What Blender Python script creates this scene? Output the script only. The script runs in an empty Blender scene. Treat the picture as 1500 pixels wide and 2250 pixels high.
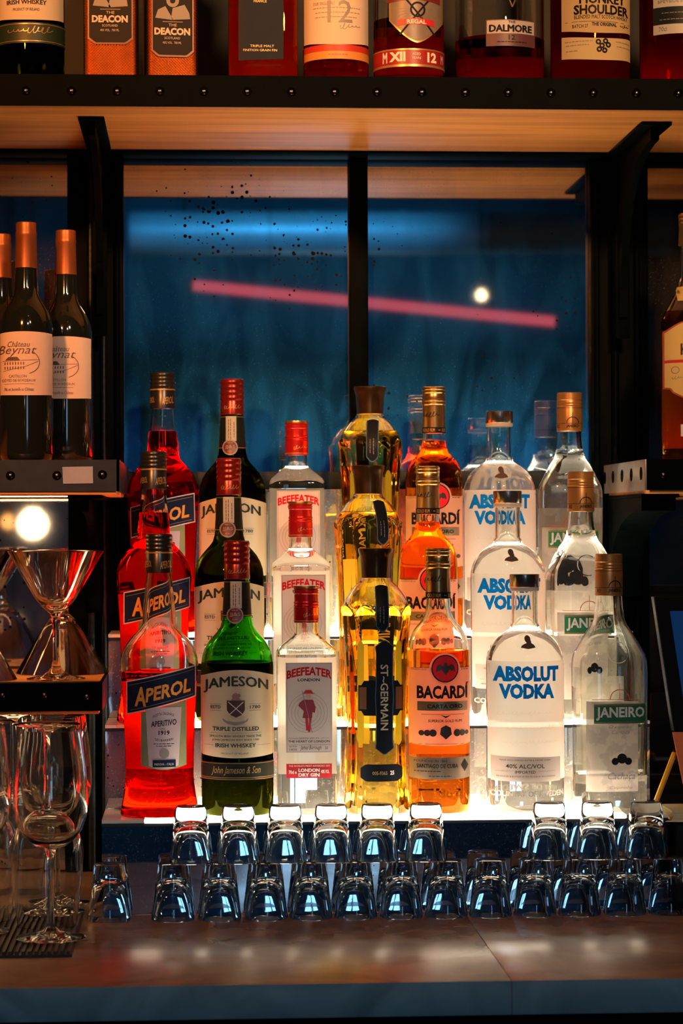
import bpy, bmesh, math, random
from mathutils import Matrix, Vector
random.seed(7)
SC = bpy.context.scene
COL = SC.collection
PI = math.pi
# ------------------------------------------------------------------ camera
F = 85.0 / 24.0 * 1500.0
ZC = 1.397
YAW, PITCH, ROLL = math.atan(320 / F), math.atan(35 / F), math.radians(-0.2)
cam = bpy.data.cameras.new('camera')
cam.sensor_fit = 'HORIZONTAL'; cam.sensor_width = 24.0; cam.lens = 85.0
cam.clip_start = 0.05; cam.clip_end = 60
cam.dof.use_dof = True; cam.dof.focus_distance = 3.06; cam.dof.aperture_fstop = 7.5
CAM = bpy.data.objects.new('camera', cam); COL.objects.link(CAM)
RM = Matrix.Rotation(-YAW, 3, 'Z') @ Matrix.Rotation(PI / 2 + PITCH, 3, 'X') @ Matrix.Rotation(ROLL, 3, 'Z')
CAM.matrix_world = Matrix.Translation((0, 0, ZC)) @ RM.to_4x4()
SC.camera = CAM
# ------------------------------------------------------------------ view, world
SC.view_settings.view_transform = 'Standard'
SC.view_settings.look = 'None'
SC.view_settings.exposure = 0.0
SC.view_settings.gamma = 1.0
SC.view_settings.use_curve_mapping = False
W = bpy.data.worlds.new('world'); SC.world = W; W.use_nodes = True
W.node_tree.nodes['Background'].inputs[0].default_value = (0.02, 0.05, 0.09, 1)
W.node_tree.nodes['Background'].inputs[1].default_value = 0.1
cy = SC.cycles
cy.max_bounces = 22; cy.transmission_bounces = 22; cy.glossy_bounces = 8; cy.diffuse_bounces = 3
cy.transparent_max_bounces = 12; cy.caustics_reflective = False; cy.caustics_refractive = True
cy.blur_glossy = 0.6; cy.sample_clamp_indirect = 5.0; cy.use_denoising = True

def light(name, kind, loc, target, energy, color, size=0.2, spot=60, blend=0.6):
    l = bpy.data.lights.new(name, kind); l.energy = energy; l.color = color
    if kind == 'AREA':
        l.shape = 'DISK'; l.size = size
    else:
        l.shadow_soft_size = size
    if kind == 'SPOT':
        l.spot_size = math.radians(spot); l.spot_blend = blend
    o = bpy.data.objects.new(name, l); COL.objects.link(o)
    o.location = loc
    o.rotation_euler = (Vector(target) - Vector(loc)).to_track_quat('-Z', 'Y').to_euler()
    return o
WARM = (1.0, 0.31, 0.065); BLUE = (0.22, 0.62, 1.0)
# lamps of the room and an added counter fill (their housings are built further down at the same places)
LAMPS = {
    'warm_left': ((-0.95, 0.55, 2.62), (-0.30, 3.1, 1.98), 400, WARM, 0.10, 32),
    'warm_right': ((0.75, 0.75, 2.68), (0.42, 3.05, 2.12), 240, (1.0, 0.50, 0.20), 0.10, 34),
    'cool_mid': ((0.42, -0.15, 2.78), (0.26, 2.95, 1.10), 54, (0.74, 0.86, 1.0), 0.07, 32),
    'blue_back': ((0.30, -0.30, 2.72), (0.28, -2.0, 2.2), 70, (0.05, 0.48, 1.0), 0.08, 66),
    'counter_fill': ((0.15, 1.75, 2.70), (0.22, 2.62, 0.92), 26, (1.0, 0.40, 0.13), 0.06, 62),  # added warm fill to brighten the counter, out of view
}
for k, (lo, ta, en, co, si, sp) in LAMPS.items():
    light(k, 'SPOT', lo, ta, en, co, si, sp)

def at(px, py, Y):
    """world point on the plane y=Y seen at pixel (px,py) of the 1500x2250 frame"""
    d = RM @ Vector(((px - 750) / F, (1125 - py) / F, -1.0))
    t = Y / d.y
    return Vector((d.x * t, Y, ZC + d.z * t))
# ------------------------------------------------------------------ materials
MATS = {}
def _new(name):
    m = bpy.data.materials.new(name); m.use_nodes = True
    return m, m.node_tree, m.node_tree.nodes['Principled BSDF']
def mat(name, col, rough=0.5, metal=0.0, noise=0.0, nscale=40, bump=0.0, coat=0.0, emit=None, es=0.0, spec=0.5, stretch=(1, 1, 1), col2=None):
    if name in MATS: return MATS[name]
    m, t, b = _new(name)
    b.inputs['Base Color'].default_value = (*col, 1)
    b.inputs['Roughness'].default_value = rough
    b.inputs['Metallic'].default_value = metal
    b.inputs['Specular IOR Level'].default_value = spec
    b.inputs['Coat Weight'].default_value = coat
    b.inputs['Coat Roughness'].default_value = 0.08
    if emit:
        b.inputs['Emission Color'].default_value = (*emit, 1); b.inputs['Emission Strength'].default_value = es
    if noise or bump or col2:
        tc = t.nodes.new('ShaderNodeTexCoord'); mp = t.nodes.new('ShaderNodeMapping')
        mp.inputs['Scale'].default_value = stretch
        n = t.nodes.new('ShaderNodeTexNoise'); n.inputs['Scale'].default_value = nscale; n.inputs['Detail'].default_value = 5
        t.links.new(tc.outputs['Object'], mp.inputs[0]); t.links.new(mp.outputs[0], n.inputs['Vector'])
        r = t.nodes.new('ShaderNodeValToRGB')
        c2 = col2 or tuple(c * (1 - noise) for c in col)
        r.color_ramp.elements[0].position = 0.35; r.color_ramp.elements[1].position = 0.68
        r.color_ramp.elements[0].color = (*c2, 1); r.color_ramp.elements[1].color = (*col, 1)
        t.links.new(n.outputs['Fac'], r.inputs[0]); t.links.new(r.outputs[0], b.inputs['Base Color'])
        if bump:
            bp = t.nodes.new('ShaderNodeBump'); bp.inputs['Strength'].default_value = bump; bp.inputs['Distance'].default_value = 0.002
            t.links.new(n.outputs['Fac'], bp.inputs['Height']); t.links.new(bp.outputs[0], b.inputs['Normal'])
    MATS[name] = m
    return m
def glass(name, col, ior=1.48, rough=0.0):
    if name in MATS: return MATS[name]
    m = bpy.data.materials.new(name); m.use_nodes = True; t = m.node_tree
    t.nodes.clear()
    o = t.nodes.new('ShaderNodeOutputMaterial'); g = t.nodes.new('ShaderNodeBsdfGlass')
    g.inputs['Color'].default_value = (*col, 1); g.inputs['IOR'].default_value = ior; g.inputs['Roughness'].default_value = rough
    t.links.new(g.outputs[0], o.inputs[0]); MATS[name] = m
    return m
def sheet(name, col, trans=0.5, tcol=None, clear=0.0, pattern=None):
    """paper or frosted print that lets some light through"""
    if name in MATS: return MATS[name]
    m = bpy.data.materials.new(name); m.use_nodes = True; t = m.node_tree; t.nodes.clear()
    o = t.nodes.new('ShaderNodeOutputMaterial'); d = t.nodes.new('ShaderNodeBsdfDiffuse'); r = t.nodes.new('ShaderNodeBsdfTranslucent')
    mx = t.nodes.new('ShaderNodeMixShader'); mx.inputs[0].default_value = trans
    d.inputs[0].default_value = (*col, 1); r.inputs[0].default_value = (*(tcol or col), 1)
    if pattern:
        tc = t.nodes.new('ShaderNodeTexCoord'); n = t.nodes.new('ShaderNodeTexNoise'); n.inputs['Scale'].default_value = pattern[0]; n.inputs['Detail'].default_value = 3
        rp = t.nodes.new('ShaderNodeValToRGB'); rp.color_ramp.elements[0].position = 0.46; rp.color_ramp.elements[1].position = 0.52
        rp.color_ramp.elements[0].color = (*pattern[1], 1); rp.color_ramp.elements[1].color = (*col, 1)
        t.links.new(tc.outputs['Object'], n.inputs['Vector']); t.links.new(n.outputs['Fac'], rp.inputs[0])
        t.links.new(rp.outputs[0], d.inputs[0]); t.links.new(rp.outputs[0], r.inputs[0])
    t.links.new(d.outputs[0], mx.inputs[1]); t.links.new(r.outputs[0], mx.inputs[2])
    if clear:
        tr = t.nodes.new('ShaderNodeBsdfTransparent'); m2 = t.nodes.new('ShaderNodeMixShader'); m2.inputs[0].default_value = clear
        t.links.new(mx.outputs[0], m2.inputs[1]); t.links.new(tr.outputs[0], m2.inputs[2]); t.links.new(m2.outputs[0], o.inputs[0])
    else:
        t.links.new(mx.outputs[0], o.inputs[0])
    MATS[name] = m
    return m
def emit(name, col, s):
    if name in MATS: return MATS[name]
    m = bpy.data.materials.new(name); m.use_nodes = True; t = m.node_tree; t.nodes.clear()
    o = t.nodes.new('ShaderNodeOutputMaterial'); e = t.nodes.new('ShaderNodeEmission')
    e.inputs[0].default_value = (*col, 1); e.inputs[1].default_value = s
    t.links.new(e.outputs[0], o.inputs[0]); MATS[name] = m
    return m
def mirror_mat(name, col, rough, haze, hazecol, spots=0.5, streak=1.0, low_glow=1.0):
    """old mirror: silvering, a film of dust and smears that can carry painted glow, black corrosion spots"""
    m, t, b = _new(name)
    L = t.links.new; N = t.nodes.new
    b.inputs['Base Color'].default_value = (*col, 1); b.inputs['Metallic'].default_value = 1.0; b.inputs['Roughness'].default_value = rough
    tc = N('ShaderNodeTexCoord')
    mp = N('ShaderNodeMapping'); mp.inputs['Scale'].default_value = (1, 1, 0.35 * streak); L(tc.outputs['Object'], mp.inputs[0])
    n = N('ShaderNodeTexNoise'); n.inputs['Scale'].default_value = 14; n.inputs['Detail'].default_value = 9; n.inputs['Distortion'].default_value = 1.2
    L(mp.outputs[0], n.inputs['Vector'])
    r = N('ShaderNodeValToRGB'); r.color_ramp.elements[0].position = 0.40; r.color_ramp.elements[1].position = 0.66
    r.color_ramp.elements[0].color = (haze * 0.3,) * 3 + (1,); r.color_ramp.elements[1].color = (haze,) * 3 + (1,)
    L(n.outputs['Fac'], r.inputs[0])
    # film thickened towards the bottom: glow of the lit treads painted in
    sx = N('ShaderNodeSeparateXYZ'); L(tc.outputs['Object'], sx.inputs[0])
    gr = N('ShaderNodeMapRange'); gr.inputs[1].default_value = 1.43; gr.inputs[2].default_value = 1.64; gr.inputs[3].default_value = low_glow; gr.inputs[4].default_value = 0.42; L(sx.outputs[2], gr.inputs[0])
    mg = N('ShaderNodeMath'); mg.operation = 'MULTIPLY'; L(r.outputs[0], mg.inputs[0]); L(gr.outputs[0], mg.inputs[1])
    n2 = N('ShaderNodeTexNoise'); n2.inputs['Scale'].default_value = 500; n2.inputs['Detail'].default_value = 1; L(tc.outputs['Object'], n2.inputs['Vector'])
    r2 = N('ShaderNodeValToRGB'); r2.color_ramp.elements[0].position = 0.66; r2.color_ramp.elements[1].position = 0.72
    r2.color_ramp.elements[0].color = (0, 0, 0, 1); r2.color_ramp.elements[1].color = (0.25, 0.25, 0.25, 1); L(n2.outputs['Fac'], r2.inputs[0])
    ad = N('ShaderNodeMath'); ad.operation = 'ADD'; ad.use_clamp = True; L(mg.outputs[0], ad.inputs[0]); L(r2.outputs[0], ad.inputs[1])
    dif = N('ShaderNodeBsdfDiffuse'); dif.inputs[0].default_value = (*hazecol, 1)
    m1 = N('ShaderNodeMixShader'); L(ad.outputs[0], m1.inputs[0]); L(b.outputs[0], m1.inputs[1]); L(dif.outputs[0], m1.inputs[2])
    # corrosion spots, gathered in a few areas
    v = N('ShaderNodeTexVoronoi'); v.inputs['Scale'].default_value = 150; L(tc.outputs['Object'], v.inputs['Vector'])
    v2 = N('ShaderNodeTexNoise'); v2.inputs['Scale'].default_value = 5.5; L(tc.outputs['Object'], v2.inputs['Vector'])
    mr = N('ShaderNodeMapRange'); mr.inputs[1].default_value = 0.45; mr.inputs[2].default_value = 0.64; mr.inputs[3].default_value = 0.0; mr.inputs[4].default_value = 0.52 * spots
    L(v2.outputs['Fac'], mr.inputs[0])
    sp = N('ShaderNodeSeparateColor'); L(v.outputs['Color'], sp.inputs[0])
    pw = N('ShaderNodeMath'); pw.operation = 'POWER'; pw.inputs[1].default_value = 2.2; L(sp.outputs[0], pw.inputs[0])
    ml = N('ShaderNodeMath'); ml.operation = 'MULTIPLY'; L(mr.outputs[0], ml.inputs[0]); L(pw.outputs[0], ml.inputs[1])
    lt = N('ShaderNodeMath'); lt.operation = 'LESS_THAN'; L(v.outputs['Distance'], lt.inputs[0]); L(ml.outputs[0], lt.inputs[1])
    blk = N('ShaderNodeBsdfDiffuse'); blk.inputs[0].default_value = (0.012, 0.012, 0.014, 1)
    m2 = N('ShaderNodeMixShader'); L(lt.outputs[0], m2.inputs[0]); L(m1.outputs[0], m2.inputs[1]); L(blk.outputs[0], m2.inputs[2])
    L(m2.outputs[0], t.nodes['Material Output'].inputs[0])
    MATS[name] = m
    return m
def wood_mat(name, c1, c2, rough=0.4):
    m, t, b = _new(name); L = t.links.new; N = t.nodes.new
    tc = N('ShaderNodeTexCoord'); mp = N('ShaderNodeMapping'); mp.inputs['Scale'].default_value = (1.6, 22, 22); L(tc.outputs['Object'], mp.inputs[0])
    n = N('ShaderNodeTexNoise'); n.inputs['Scale'].default_value = 1.6; n.inputs['Detail'].default_value = 6; n.inputs['Distortion'].default_value = 0.6; L(mp.outputs[0], n.inputs['Vector'])
    r = N('ShaderNodeValToRGB'); r.color_ramp.elements[0].position = 0.3; r.color_ramp.elements[1].position = 0.62
    r.color_ramp.elements[0].color = (*c2, 1); r.color_ramp.elements[1].color = (*c1, 1)
    L(n.outputs['Fac'], r.inputs[0]); L(r.outputs[0], b.inputs['Base Color']); b.inputs['Roughness'].default_value = rough
    bp = N('ShaderNodeBump'); bp.inputs['Strength'].default_value = 0.15; bp.inputs['Distance'].default_value = 0.001
    L(n.outputs['Fac'], bp.inputs['Height']); L(bp.outputs[0], b.inputs['Normal'])
    MATS[name] = m
    return m
def stone_mat(name, c1, c2, rough, spec=0.4):
    m, t, b = _new(name); L = t.links.new; N = t.nodes.new
    tc = N('ShaderNodeTexCoord')
    n = N('ShaderNodeTexNoise'); n.inputs['Scale'].default_value = 9; n.inputs['Detail'].default_value = 8; n.inputs['Distortion'].default_value = 1.5; L(tc.outputs['Object'], n.inputs['Vector'])
    r = N('ShaderNodeValToRGB'); r.color_ramp.elements[0].position = 0.35; r.color_ramp.elements[1].position = 0.7
    r.color_ramp.elements[0].color = (*c2, 1); r.color_ramp.elements[1].color = (*c1, 1)
    L(n.outputs['Fac'], r.inputs[0]); L(r.outputs[0], b.inputs['Base Color'])
    b.inputs['Specular IOR Level'].default_value = spec
    rr = N('ShaderNodeMapRange'); rr.inputs[3].default_value = rough * 0.8; rr.inputs[4].default_value = rough * 1.3; L(n.outputs['Fac'], rr.inputs[0]); L(rr.outputs[0], b.inputs['Roughness'])
    MATS[name] = m
    return m
# ------------------------------------------------------------------ mesh helpers
class MB:
    def __init__(s): s.v = []; s.f = []
    def add(s, vs, fs):
        k = len(s.v); s.v += [tuple(p) for p in vs]; s.f += [tuple(i + k for i in f) for f in fs]; return s
    def box(s, x0, x1, y0, y1, z0, z1, bev=0.0):
        if bev <= 0:
            v = [(x, y, z) for z in (z0, z1) for y in (y0, y1) for x in (x0, x1)]
            return s.add(v, [(0, 2, 3, 1), (4, 5, 7, 6), (0, 1, 5, 4), (2, 6, 7, 3), (0, 4, 6, 2), (1, 3, 7, 5)])
        bm = bmesh.new(); bmesh.ops.create_cube(bm, size=1)
        for p in bm.verts: p.co = ((x0 + x1) / 2 + p.co.x * (x1 - x0), (y0 + y1) / 2 + p.co.y * (y1 - y0), (z0 + z1) / 2 + p.co.z * (z1 - z0))
        bmesh.ops.bevel(bm, geom=list(bm.edges), offset=bev, segments=2, affect='EDGES', profile=0.5)
        bm.verts.ensure_lookup_table(); bm.verts.index_update()
        s.add([p.co[:] for p in bm.verts], [[q.index for q in f.verts] for f in bm.faces]); bm.free(); return s
    def prism(s, pts, axis, a, b):
        """extrude a 2D polygon along an axis: 'x' pts=(y,z), 'y' pts=(x,z), 'z' pts=(x,y)"""
        n = len(pts)
        def P(p, c): return (c, p[0], p[1]) if axis == 'x' else (p[0], c, p[1]) if axis == 'y' else (p[0], p[1], c)
        v = [P(p, a) for p in pts] + [P(p, b) for p in pts]
        f = [tuple(range(n))[::-1], tuple(range(n, 2 * n))] + [(i, (i + 1) % n, n + (i + 1) % n, n + i) for i in range(n)]
        return s.add(v, f)
    def tube(s, pts, r, n=10, r2=None, cap=True):
        pts = [Vector(p) for p in pts]; k = len(pts); rings = []
        vs = []
        for i, p in enumerate(pts):
            d = (pts[min(i + 1, k - 1)] - pts[max(i - 1, 0)]).normalized()
            u = d.orthogonal().normalized() if i == 0 else (u - d * u.dot(d)).normalized()
            w = d.cross(u)
            rr = r if r2 is None else r + (r2 - r) * i / (k - 1)
            vs += [p + (u * math.cos(2 * PI * j / n) + w * math.sin(2 * PI * j / n)) * rr for j in range(n)]
        fs = [(i * n + j, i * n + (j + 1) % n, (i + 1) * n + (j + 1) % n, (i + 1) * n + j) for i in range(k - 1) for j in range(n)]
        if cap: fs += [tuple(range(n))[::-1], tuple(range((k - 1) * n, k * n))]
        return s.add(vs, fs)
    def lathe(s, prof, n=40, p=2.0, loop=False, cx=0, cyy=0, rot=0.0, mul=None):
        """prof: (r, z) or (r, z, p); r=0 ends become poles; p is the squareness of the section"""
        idx = []; vs = []
        for q in prof:
            r, z = q[0], q[1]; pp = q[2] if len(q) > 2 else p
            if r < 1e-7:
                idx.append([len(vs)]); vs.append((cx, cyy, z)); continue
            row = []
            for j in range(n):
                a = 2 * PI * (j + 0.5) / n + rot
                c, d = math.cos(a - rot), math.sin(a - rot)
                k = 1.0 if pp == 2 else (abs(c) ** pp + abs(d) ** pp) ** (-1 / pp)
                if mul: k *= mul(a, z)
                row.append(len(vs)); vs.append((cx + r * k * math.cos(a), cyy + r * k * math.sin(a), z))
            idx.append(row)
        fs = []
        m = len(idx)
        for i in range(m if loop else m - 1):
            A, B = idx[i], idx[(i + 1) % m]
            if len(A) == 1 and len(B) == 1: continue
            for j in range(n):
                j2 = (j + 1) % n
                if len(A) == 1: fs.append((A[0], B[j2], B[j]))
                elif len(B) == 1: fs.append((A[j], A[j2], B[0]))
                else: fs.append((A[j], A[j2], B[j2], B[j]))
        return s.add(vs, fs)
    def mesh(s, name, m, smooth=40, fix=False):
        me = bpy.data.meshes.new(name); me.from_pydata(s.v, [], s.f)
        if fix:
            bm = bmesh.new(); bm.from_mesh(me); bmesh.ops.recalc_face_normals(bm, faces=bm.faces); bm.to_mesh(me); bm.free()
        if smooth:
            me.polygons.foreach_set('use_smooth', [True] * len(me.polygons)); me.set_sharp_from_angle(angle=math.radians(smooth))
        me.materials.append(m)
        me.update()
        return me
    def build(s, name, m, parent=None, smooth=40, fix=True, loc=None):
        o = bpy.data.objects.new(name, s.mesh(name, m, smooth, fix)); COL.objects.link(o)
        if parent: o.parent = parent
        if loc is not None: o.location = loc
        return o
def tag(o, label=None, cat=None, group=None, kind=None):
    if label: o['label'] = label
    if cat: o['category'] = cat
    if group: o['group'] = group
    if kind: o['kind'] = kind
    return o
def thing(name, label, cat, loc=(0, 0, 0), rz=0.0, group=None, kind=None):
    o = bpy.data.objects.new(name, None); COL.objects.link(o); o.location = loc; o.rotation_euler = (0, 0, rz)
    o.empty_display_size = 0.02
    return tag(o, label, cat, group, kind)
def link(name, me, parent, loc=None):
    o = bpy.data.objects.new(name, me); COL.objects.link(o); o.parent = parent
    if loc is not None: o.location = loc
    return o
def copy_tree(o, parent=None):
    c = o.copy(); COL.objects.link(c); c.parent = parent
    for ch in o.children: copy_tree(ch, c)
    return c
# ------------------------------------------------------------------ text
_TX = {}
def tess(v, f, L):
    """cut flat faces until no edge is longer than L, so that they can follow a curved surface"""
    bm = bmesh.new(); vs = [bm.verts.new((p[0], p[1], 0)) for p in v]
    for q in f:
        try: bm.faces.new([vs[i] for i in q])
        except ValueError: pass
    bmesh.ops.triangulate(bm, faces=bm.faces)
    for _ in range(5):
        e = [x for x in bm.edges if x.calc_length() > L]
        if not e: break
        bmesh.ops.subdivide_edges(bm, edges=e, cuts=1); bmesh.ops.triangulate(bm, faces=bm.faces)
    bm.verts.index_update()
    r = [(p.co.x, p.co.y) for p in bm.verts], [tuple(q.index for q in g.verts) for g in bm.faces]
    bm.free(); return r
def text_raw(s, bold=0.0, shear=0.0, res=2):
    k = (s, bold, shear, res)
    if k not in _TX and bold > 0 and ('M' in s or 'W' in s):      # the outline offset breaks on M: thicken by shifted copies
        v, f = text_raw(s, 0.0, shear, res); V, Fc = [], []
        for dx, dy in ((-bold, 0), (bold, 0), (0, bold * .7), (0, -bold * .7)):
            n = len(V); V += [(x + dx, y + dy) for x, y in v]; Fc += [tuple(i + n for i in q) for q in f]
        _TX[k] = (V, Fc)
    if k not in _TX:
        c = bpy.data.curves.new('t', 'FONT'); c.body = s; c.offset = bold; c.shear = shear; c.resolution_u = res
        ob = bpy.data.objects.new('t', c); me = bpy.data.meshes.new_from_object(ob)
        v = [(p.co.x, p.co.y) for p in me.vertices]; f = [tuple(p.vertices) for p in me.polygons]
        bpy.data.objects.remove(ob); bpy.data.meshes.remove(me); bpy.data.curves.remove(c)
        _TX[k] = (v, f)
    return _TX[k]
def fit(s, x0, y0, x1, y1, bold=0.0, shear=0.0, arch=0.0, slope=0.0, rot=False, res=2):
    """flat text fitted in a pixel box (y down); arch lifts the middle, slope lifts the right end, rot = reads downwards"""
    v, f = text_raw(s, bold, shear, res)
    ax, bx = min(p[0] for p in v), max(p[0] for p in v); ay, by = min(p[1] for p in v), max(p[1] for p in v)
    out = []
    for (x, y) in v:
        a, b = (x - ax) / (bx - ax), (y - ay) / max(1e-6, by - ay)
        if rot: out.append((x0 + b * (x1 - x0), y0 + a * (y1 - y0)))
        else:
            out.append((x0 + a * (x1 - x0), y1 + b * (y0 - y1) - arch * (1 - (2 * a - 1) ** 2) - slope * a))
    return out, f
# ================================================================== LARGE STRUCTURE
YM = 3.41                       # mirror plane
Z_CT = at(750, 2005, 3.0).z     # counter top
Z_T = [at(750, 1797, 3.0).z, at(750, 1589, 3.12).z, at(750, 1391, 3.24).z]
Y_T = [3.0, 3.12, 3.24, 3.36]
XL, XR = -0.117, 0.589          # ends of the stepped display
M_BLACK = mat('black_painted_steel', (0.0009, 0.0024, 0.0028), 0.5, 0.0, noise=0.5, nscale=30, bump=0.05, spec=0.02)
M_STEEL = mat('worn_steel', (0.025, 0.032, 0.040), 0.36, 0.85, noise=0.4, nscale=60, stretch=(1, 1, 6))
M_GREY = mat('grey_painted_steel', (0.014, 0.027, 0.045), 0.5, 0.0, noise=0.35, nscale=50, spec=0.2)
M_SCREW = mat('dark_screw', (0.10, 0.10, 0.10), 0.25, 1.0)
M_HOLE = mat('hole_black', (0.001, 0.001, 0.001), 0.8, spec=0.02)
M_WOOD = wood_mat('shelf_wood', (0.80, 0.33, 0.07), (0.50, 0.18, 0.032), 0.42)
M_MIRROR = mirror_mat('old_mirror', (0.64, 0.66, 0.68), 0.025, 0.36, (0.02, 0.25, 0.90), 1.0, low_glow=2.5)  # blue glow put into the haze colour, over real dust and spots
M_MIRROR_W = mirror_mat('old_mirror_side', (0.58, 0.54, 0.50), 0.03, 0.10, (0.40, 0.36, 0.34), 0.7)
M_RISER = mirror_mat('riser_mirror', (0.66, 0.68, 0.70), 0.03, 0.24, (0.72, 0.68, 0.62), 0.5)
M_RISER1 = mirror_mat('front_riser_mirror', (0.62, 0.66, 0.72), 0.03, 0.03, (0.30, 0.36, 0.45), 0.5)
M_ROOM = mat('room_teal_paint', (0.07, 0.19, 0.26), 0.8, noise=0.35, nscale=3)
M_FLOORM = mat('room_floor', (0.03, 0.025, 0.022), 0.55, noise=0.4, nscale=8)

RX0, RX1, RY0, RY1, RZ1 = -2.3, 3.0, -3.2, 3.47, 2.95
def struct(name, mb, m):
    o = mb.build(name, m, smooth=0); o['kind'] = 'structure'; return o
struct('floor', MB().box(RX0 - .1, RX1 + .1, RY0 - .1, RY1 + .1, -0.1, 0), M_FLOORM)
struct('ceiling', MB().box(RX0 - .1, RX1 + .1, RY0 - .1, RY1 + .1, RZ1, RZ1 + .1), M_ROOM)
struct('wall_back', MB().box(RX0 - .1, RX1 + .1, RY1, RY1 + .1, 0, RZ1), mat('wall_dark', (0.012, 0.014, 0.016), 0.7, noise=0.3, nscale=6))
struct('wall_front', MB().box(RX0 - .1, RX1 + .1, RY0 - .1, RY0, 0, RZ1), M_ROOM)
struct('wall_left', MB().box(RX0 - .1, RX0, RY0, RY1, 0, RZ1), M_ROOM)
struct('wall_right', MB().box(RX1, RX1 + .1, RY0, RY1, 0, RZ1), M_ROOM)

# dusk window added low behind the camera for blue shot-glass highlights
def window(n, x0, x1, z0, z1):
    w = thing('window_%d' % n, None, None, (0, 0, 0)); w['kind'] = 'structure'
    MB().box(x0, x1, RY0 + 0.002, RY0 + 0.012, z0, z1).build('pane', emit('dusk_glow', (0.40, 0.72, 1.0), 4.5), w, smooth=0)
    for x in (x0, (x0 + x1) / 2, x1): MB().box(x - 0.03, x + 0.03, RY0 + 0.001, RY0 + 0.05, z0 - 0.03, z1 + 0.03).build('window_frame', M_BLACK, w, smooth=0)
    for z in (z0, z1): MB().box(x0, x1, RY0 + 0.001, RY0 + 0.045, z - 0.03, z + 0.03).build('window_frame', M_BLACK, w, smooth=0)
window(1, 0.22, 0.82, 0.45, 1.50)

# ---- counter: stone slabs on a dark cabinet
YF = 2.534
ct = thing('bar_counter', 'brown veined stone bar counter with a pale front edge, under the shot glasses', 'counter', (0, 0, 0))
M_STONE = stone_mat('counter_stone', (0.26, 0.135, 0.075), (0.14, 0.070, 0.038), 0.23, 0.3)
M_STONE_E = stone_mat('counter_edge_blue_lit', (0.10, 0.24, 0.33), (0.055, 0.14, 0.20), 0.5)  # front face of the same slab, blue room light put into its colour
XJ = at(1124, 2180, YF).x
CT0 = Z_CT - 0.036
for (x0, x1) in ((-1.3, XJ - 0.0001), (XJ + 0.0001, 1.9)):
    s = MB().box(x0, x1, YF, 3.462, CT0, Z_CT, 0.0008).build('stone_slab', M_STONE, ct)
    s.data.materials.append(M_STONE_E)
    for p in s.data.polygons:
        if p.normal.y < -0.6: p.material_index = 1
MB().box(-1.3, 1.9, YF + 0.06, 3.455, 0.002, CT0 - 0.0005).build('cabinet', M_BLACK, ct, smooth=0)

# ---- the mirror wall: panes, posts and rails
mw = thing('back_bar_mirror', 'tall spotted mirror in black steel frames behind the lit bottles', 'mirror', (0, 0, 0))
def xr(px, Y=3.40): return at(px, 900, Y).x
def zr(py, Y=3.40, px=750): return at(px, py, Y).z
ztop = zr(300)
def pane(x0, x1, z0, z1, m):
    return MB().box(x0, x1, YM, YM + 0.005, z0, z1).build('pane', m, mw, smooth=0)
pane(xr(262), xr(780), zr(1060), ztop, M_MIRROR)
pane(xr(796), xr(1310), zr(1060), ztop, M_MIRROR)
pane(-1.25, xr(160), Z_CT + 0.003, ztop, M_MIRROR_W)
pane(xr(1410), 1.85, Z_CT + 0.003, ztop, M_MIRROR_W)
MB().box(-1.28, 1.88, YM + 0.0055, RY1 - 0.001, Z_CT + 0.003, ztop + 0.05).build('backing_board', M_HOLE, mw, smooth=0)
def post(x0, x1, z0, y0):
    return MB().box(x0, x1, y0, YM - 0.0005, z0, ztop + 0.02, 0.002).build('frame_post', M_BLACK, mw)
post(xr(150), xr(272), Z_CT + 0.003, 3.385)
post(xr(768), xr(808), zr(1080), 3.385)
post(xr(1295), xr(1421), Z_CT + 0.003, 3.385)
MB().box(-1.28, 1.88, 3.345, YM - 0.0005, zr(349), zr(318), 0.002).build('top_rail', M_BLACK, mw)
MB().box(xr(273), xr(1294), 3.38, YM - 0.0005, zr(1076), zr(1036), 0.002).build('bottom_rail', mat('blue_grey_rail', (0.012, 0.026, 0.036), 0.5, noise=0.4, nscale=30, spec=0.2), mw)
# round uprights bolted on the left and right posts
for px, pr in ((200, 0.0055), (228, 0.0045), (258, 0.004), (1312, 0.004), (1352, 0.0055), (1400, 0.004)):
    x = xr(px, 3.38)
    MB().tube([(x, 3.380, Z_CT + 0.004), (x, 3.380, zr(352))], pr, 10).build('upright_rod', M_STEEL if px in (200, 228) else M_BLACK, mw)

# ---- shelves: wood board, steel angle on the front, screws, brackets
def screw_mesh(name='screw', r=0.0042):
    mb = MB().lathe([(0, -0.0026), (r * 0.5, -0.0024), (r * 0.85, -0.0014), (r, 0.0), (r, 0.001), (0, 0.001)], 14)
    me = mb.mesh(name, M_SCREW)
    me.transform(Matrix.Rotation(-PI / 2, 4, 'X') @ Matrix.Scale(-1, 4, (0, 0, 1)) if False else Matrix.Rotation(-PI / 2, 4, 'X'))
    return me
ME_SCREW = screw_mesh()
ME_RECESS = MB().lathe([(0, 0), (0.0058, 0), (0.0058, 0.0006), (0, 0.0006)], 16).mesh('screw_recess', M_HOLE); ME_RECESS.transform(Matrix.Rotation(PI / 2, 4, 'X'))
def add_screw(parent, p, yf):
    o = link('screw', ME_SCREW, parent, (p.x, yf, p.z)); o.rotation_euler = (0, random.random() * 6, 0)
    r = link('screw_recess', ME_RECESS, parent, (p.x, yf, p.z))
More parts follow.
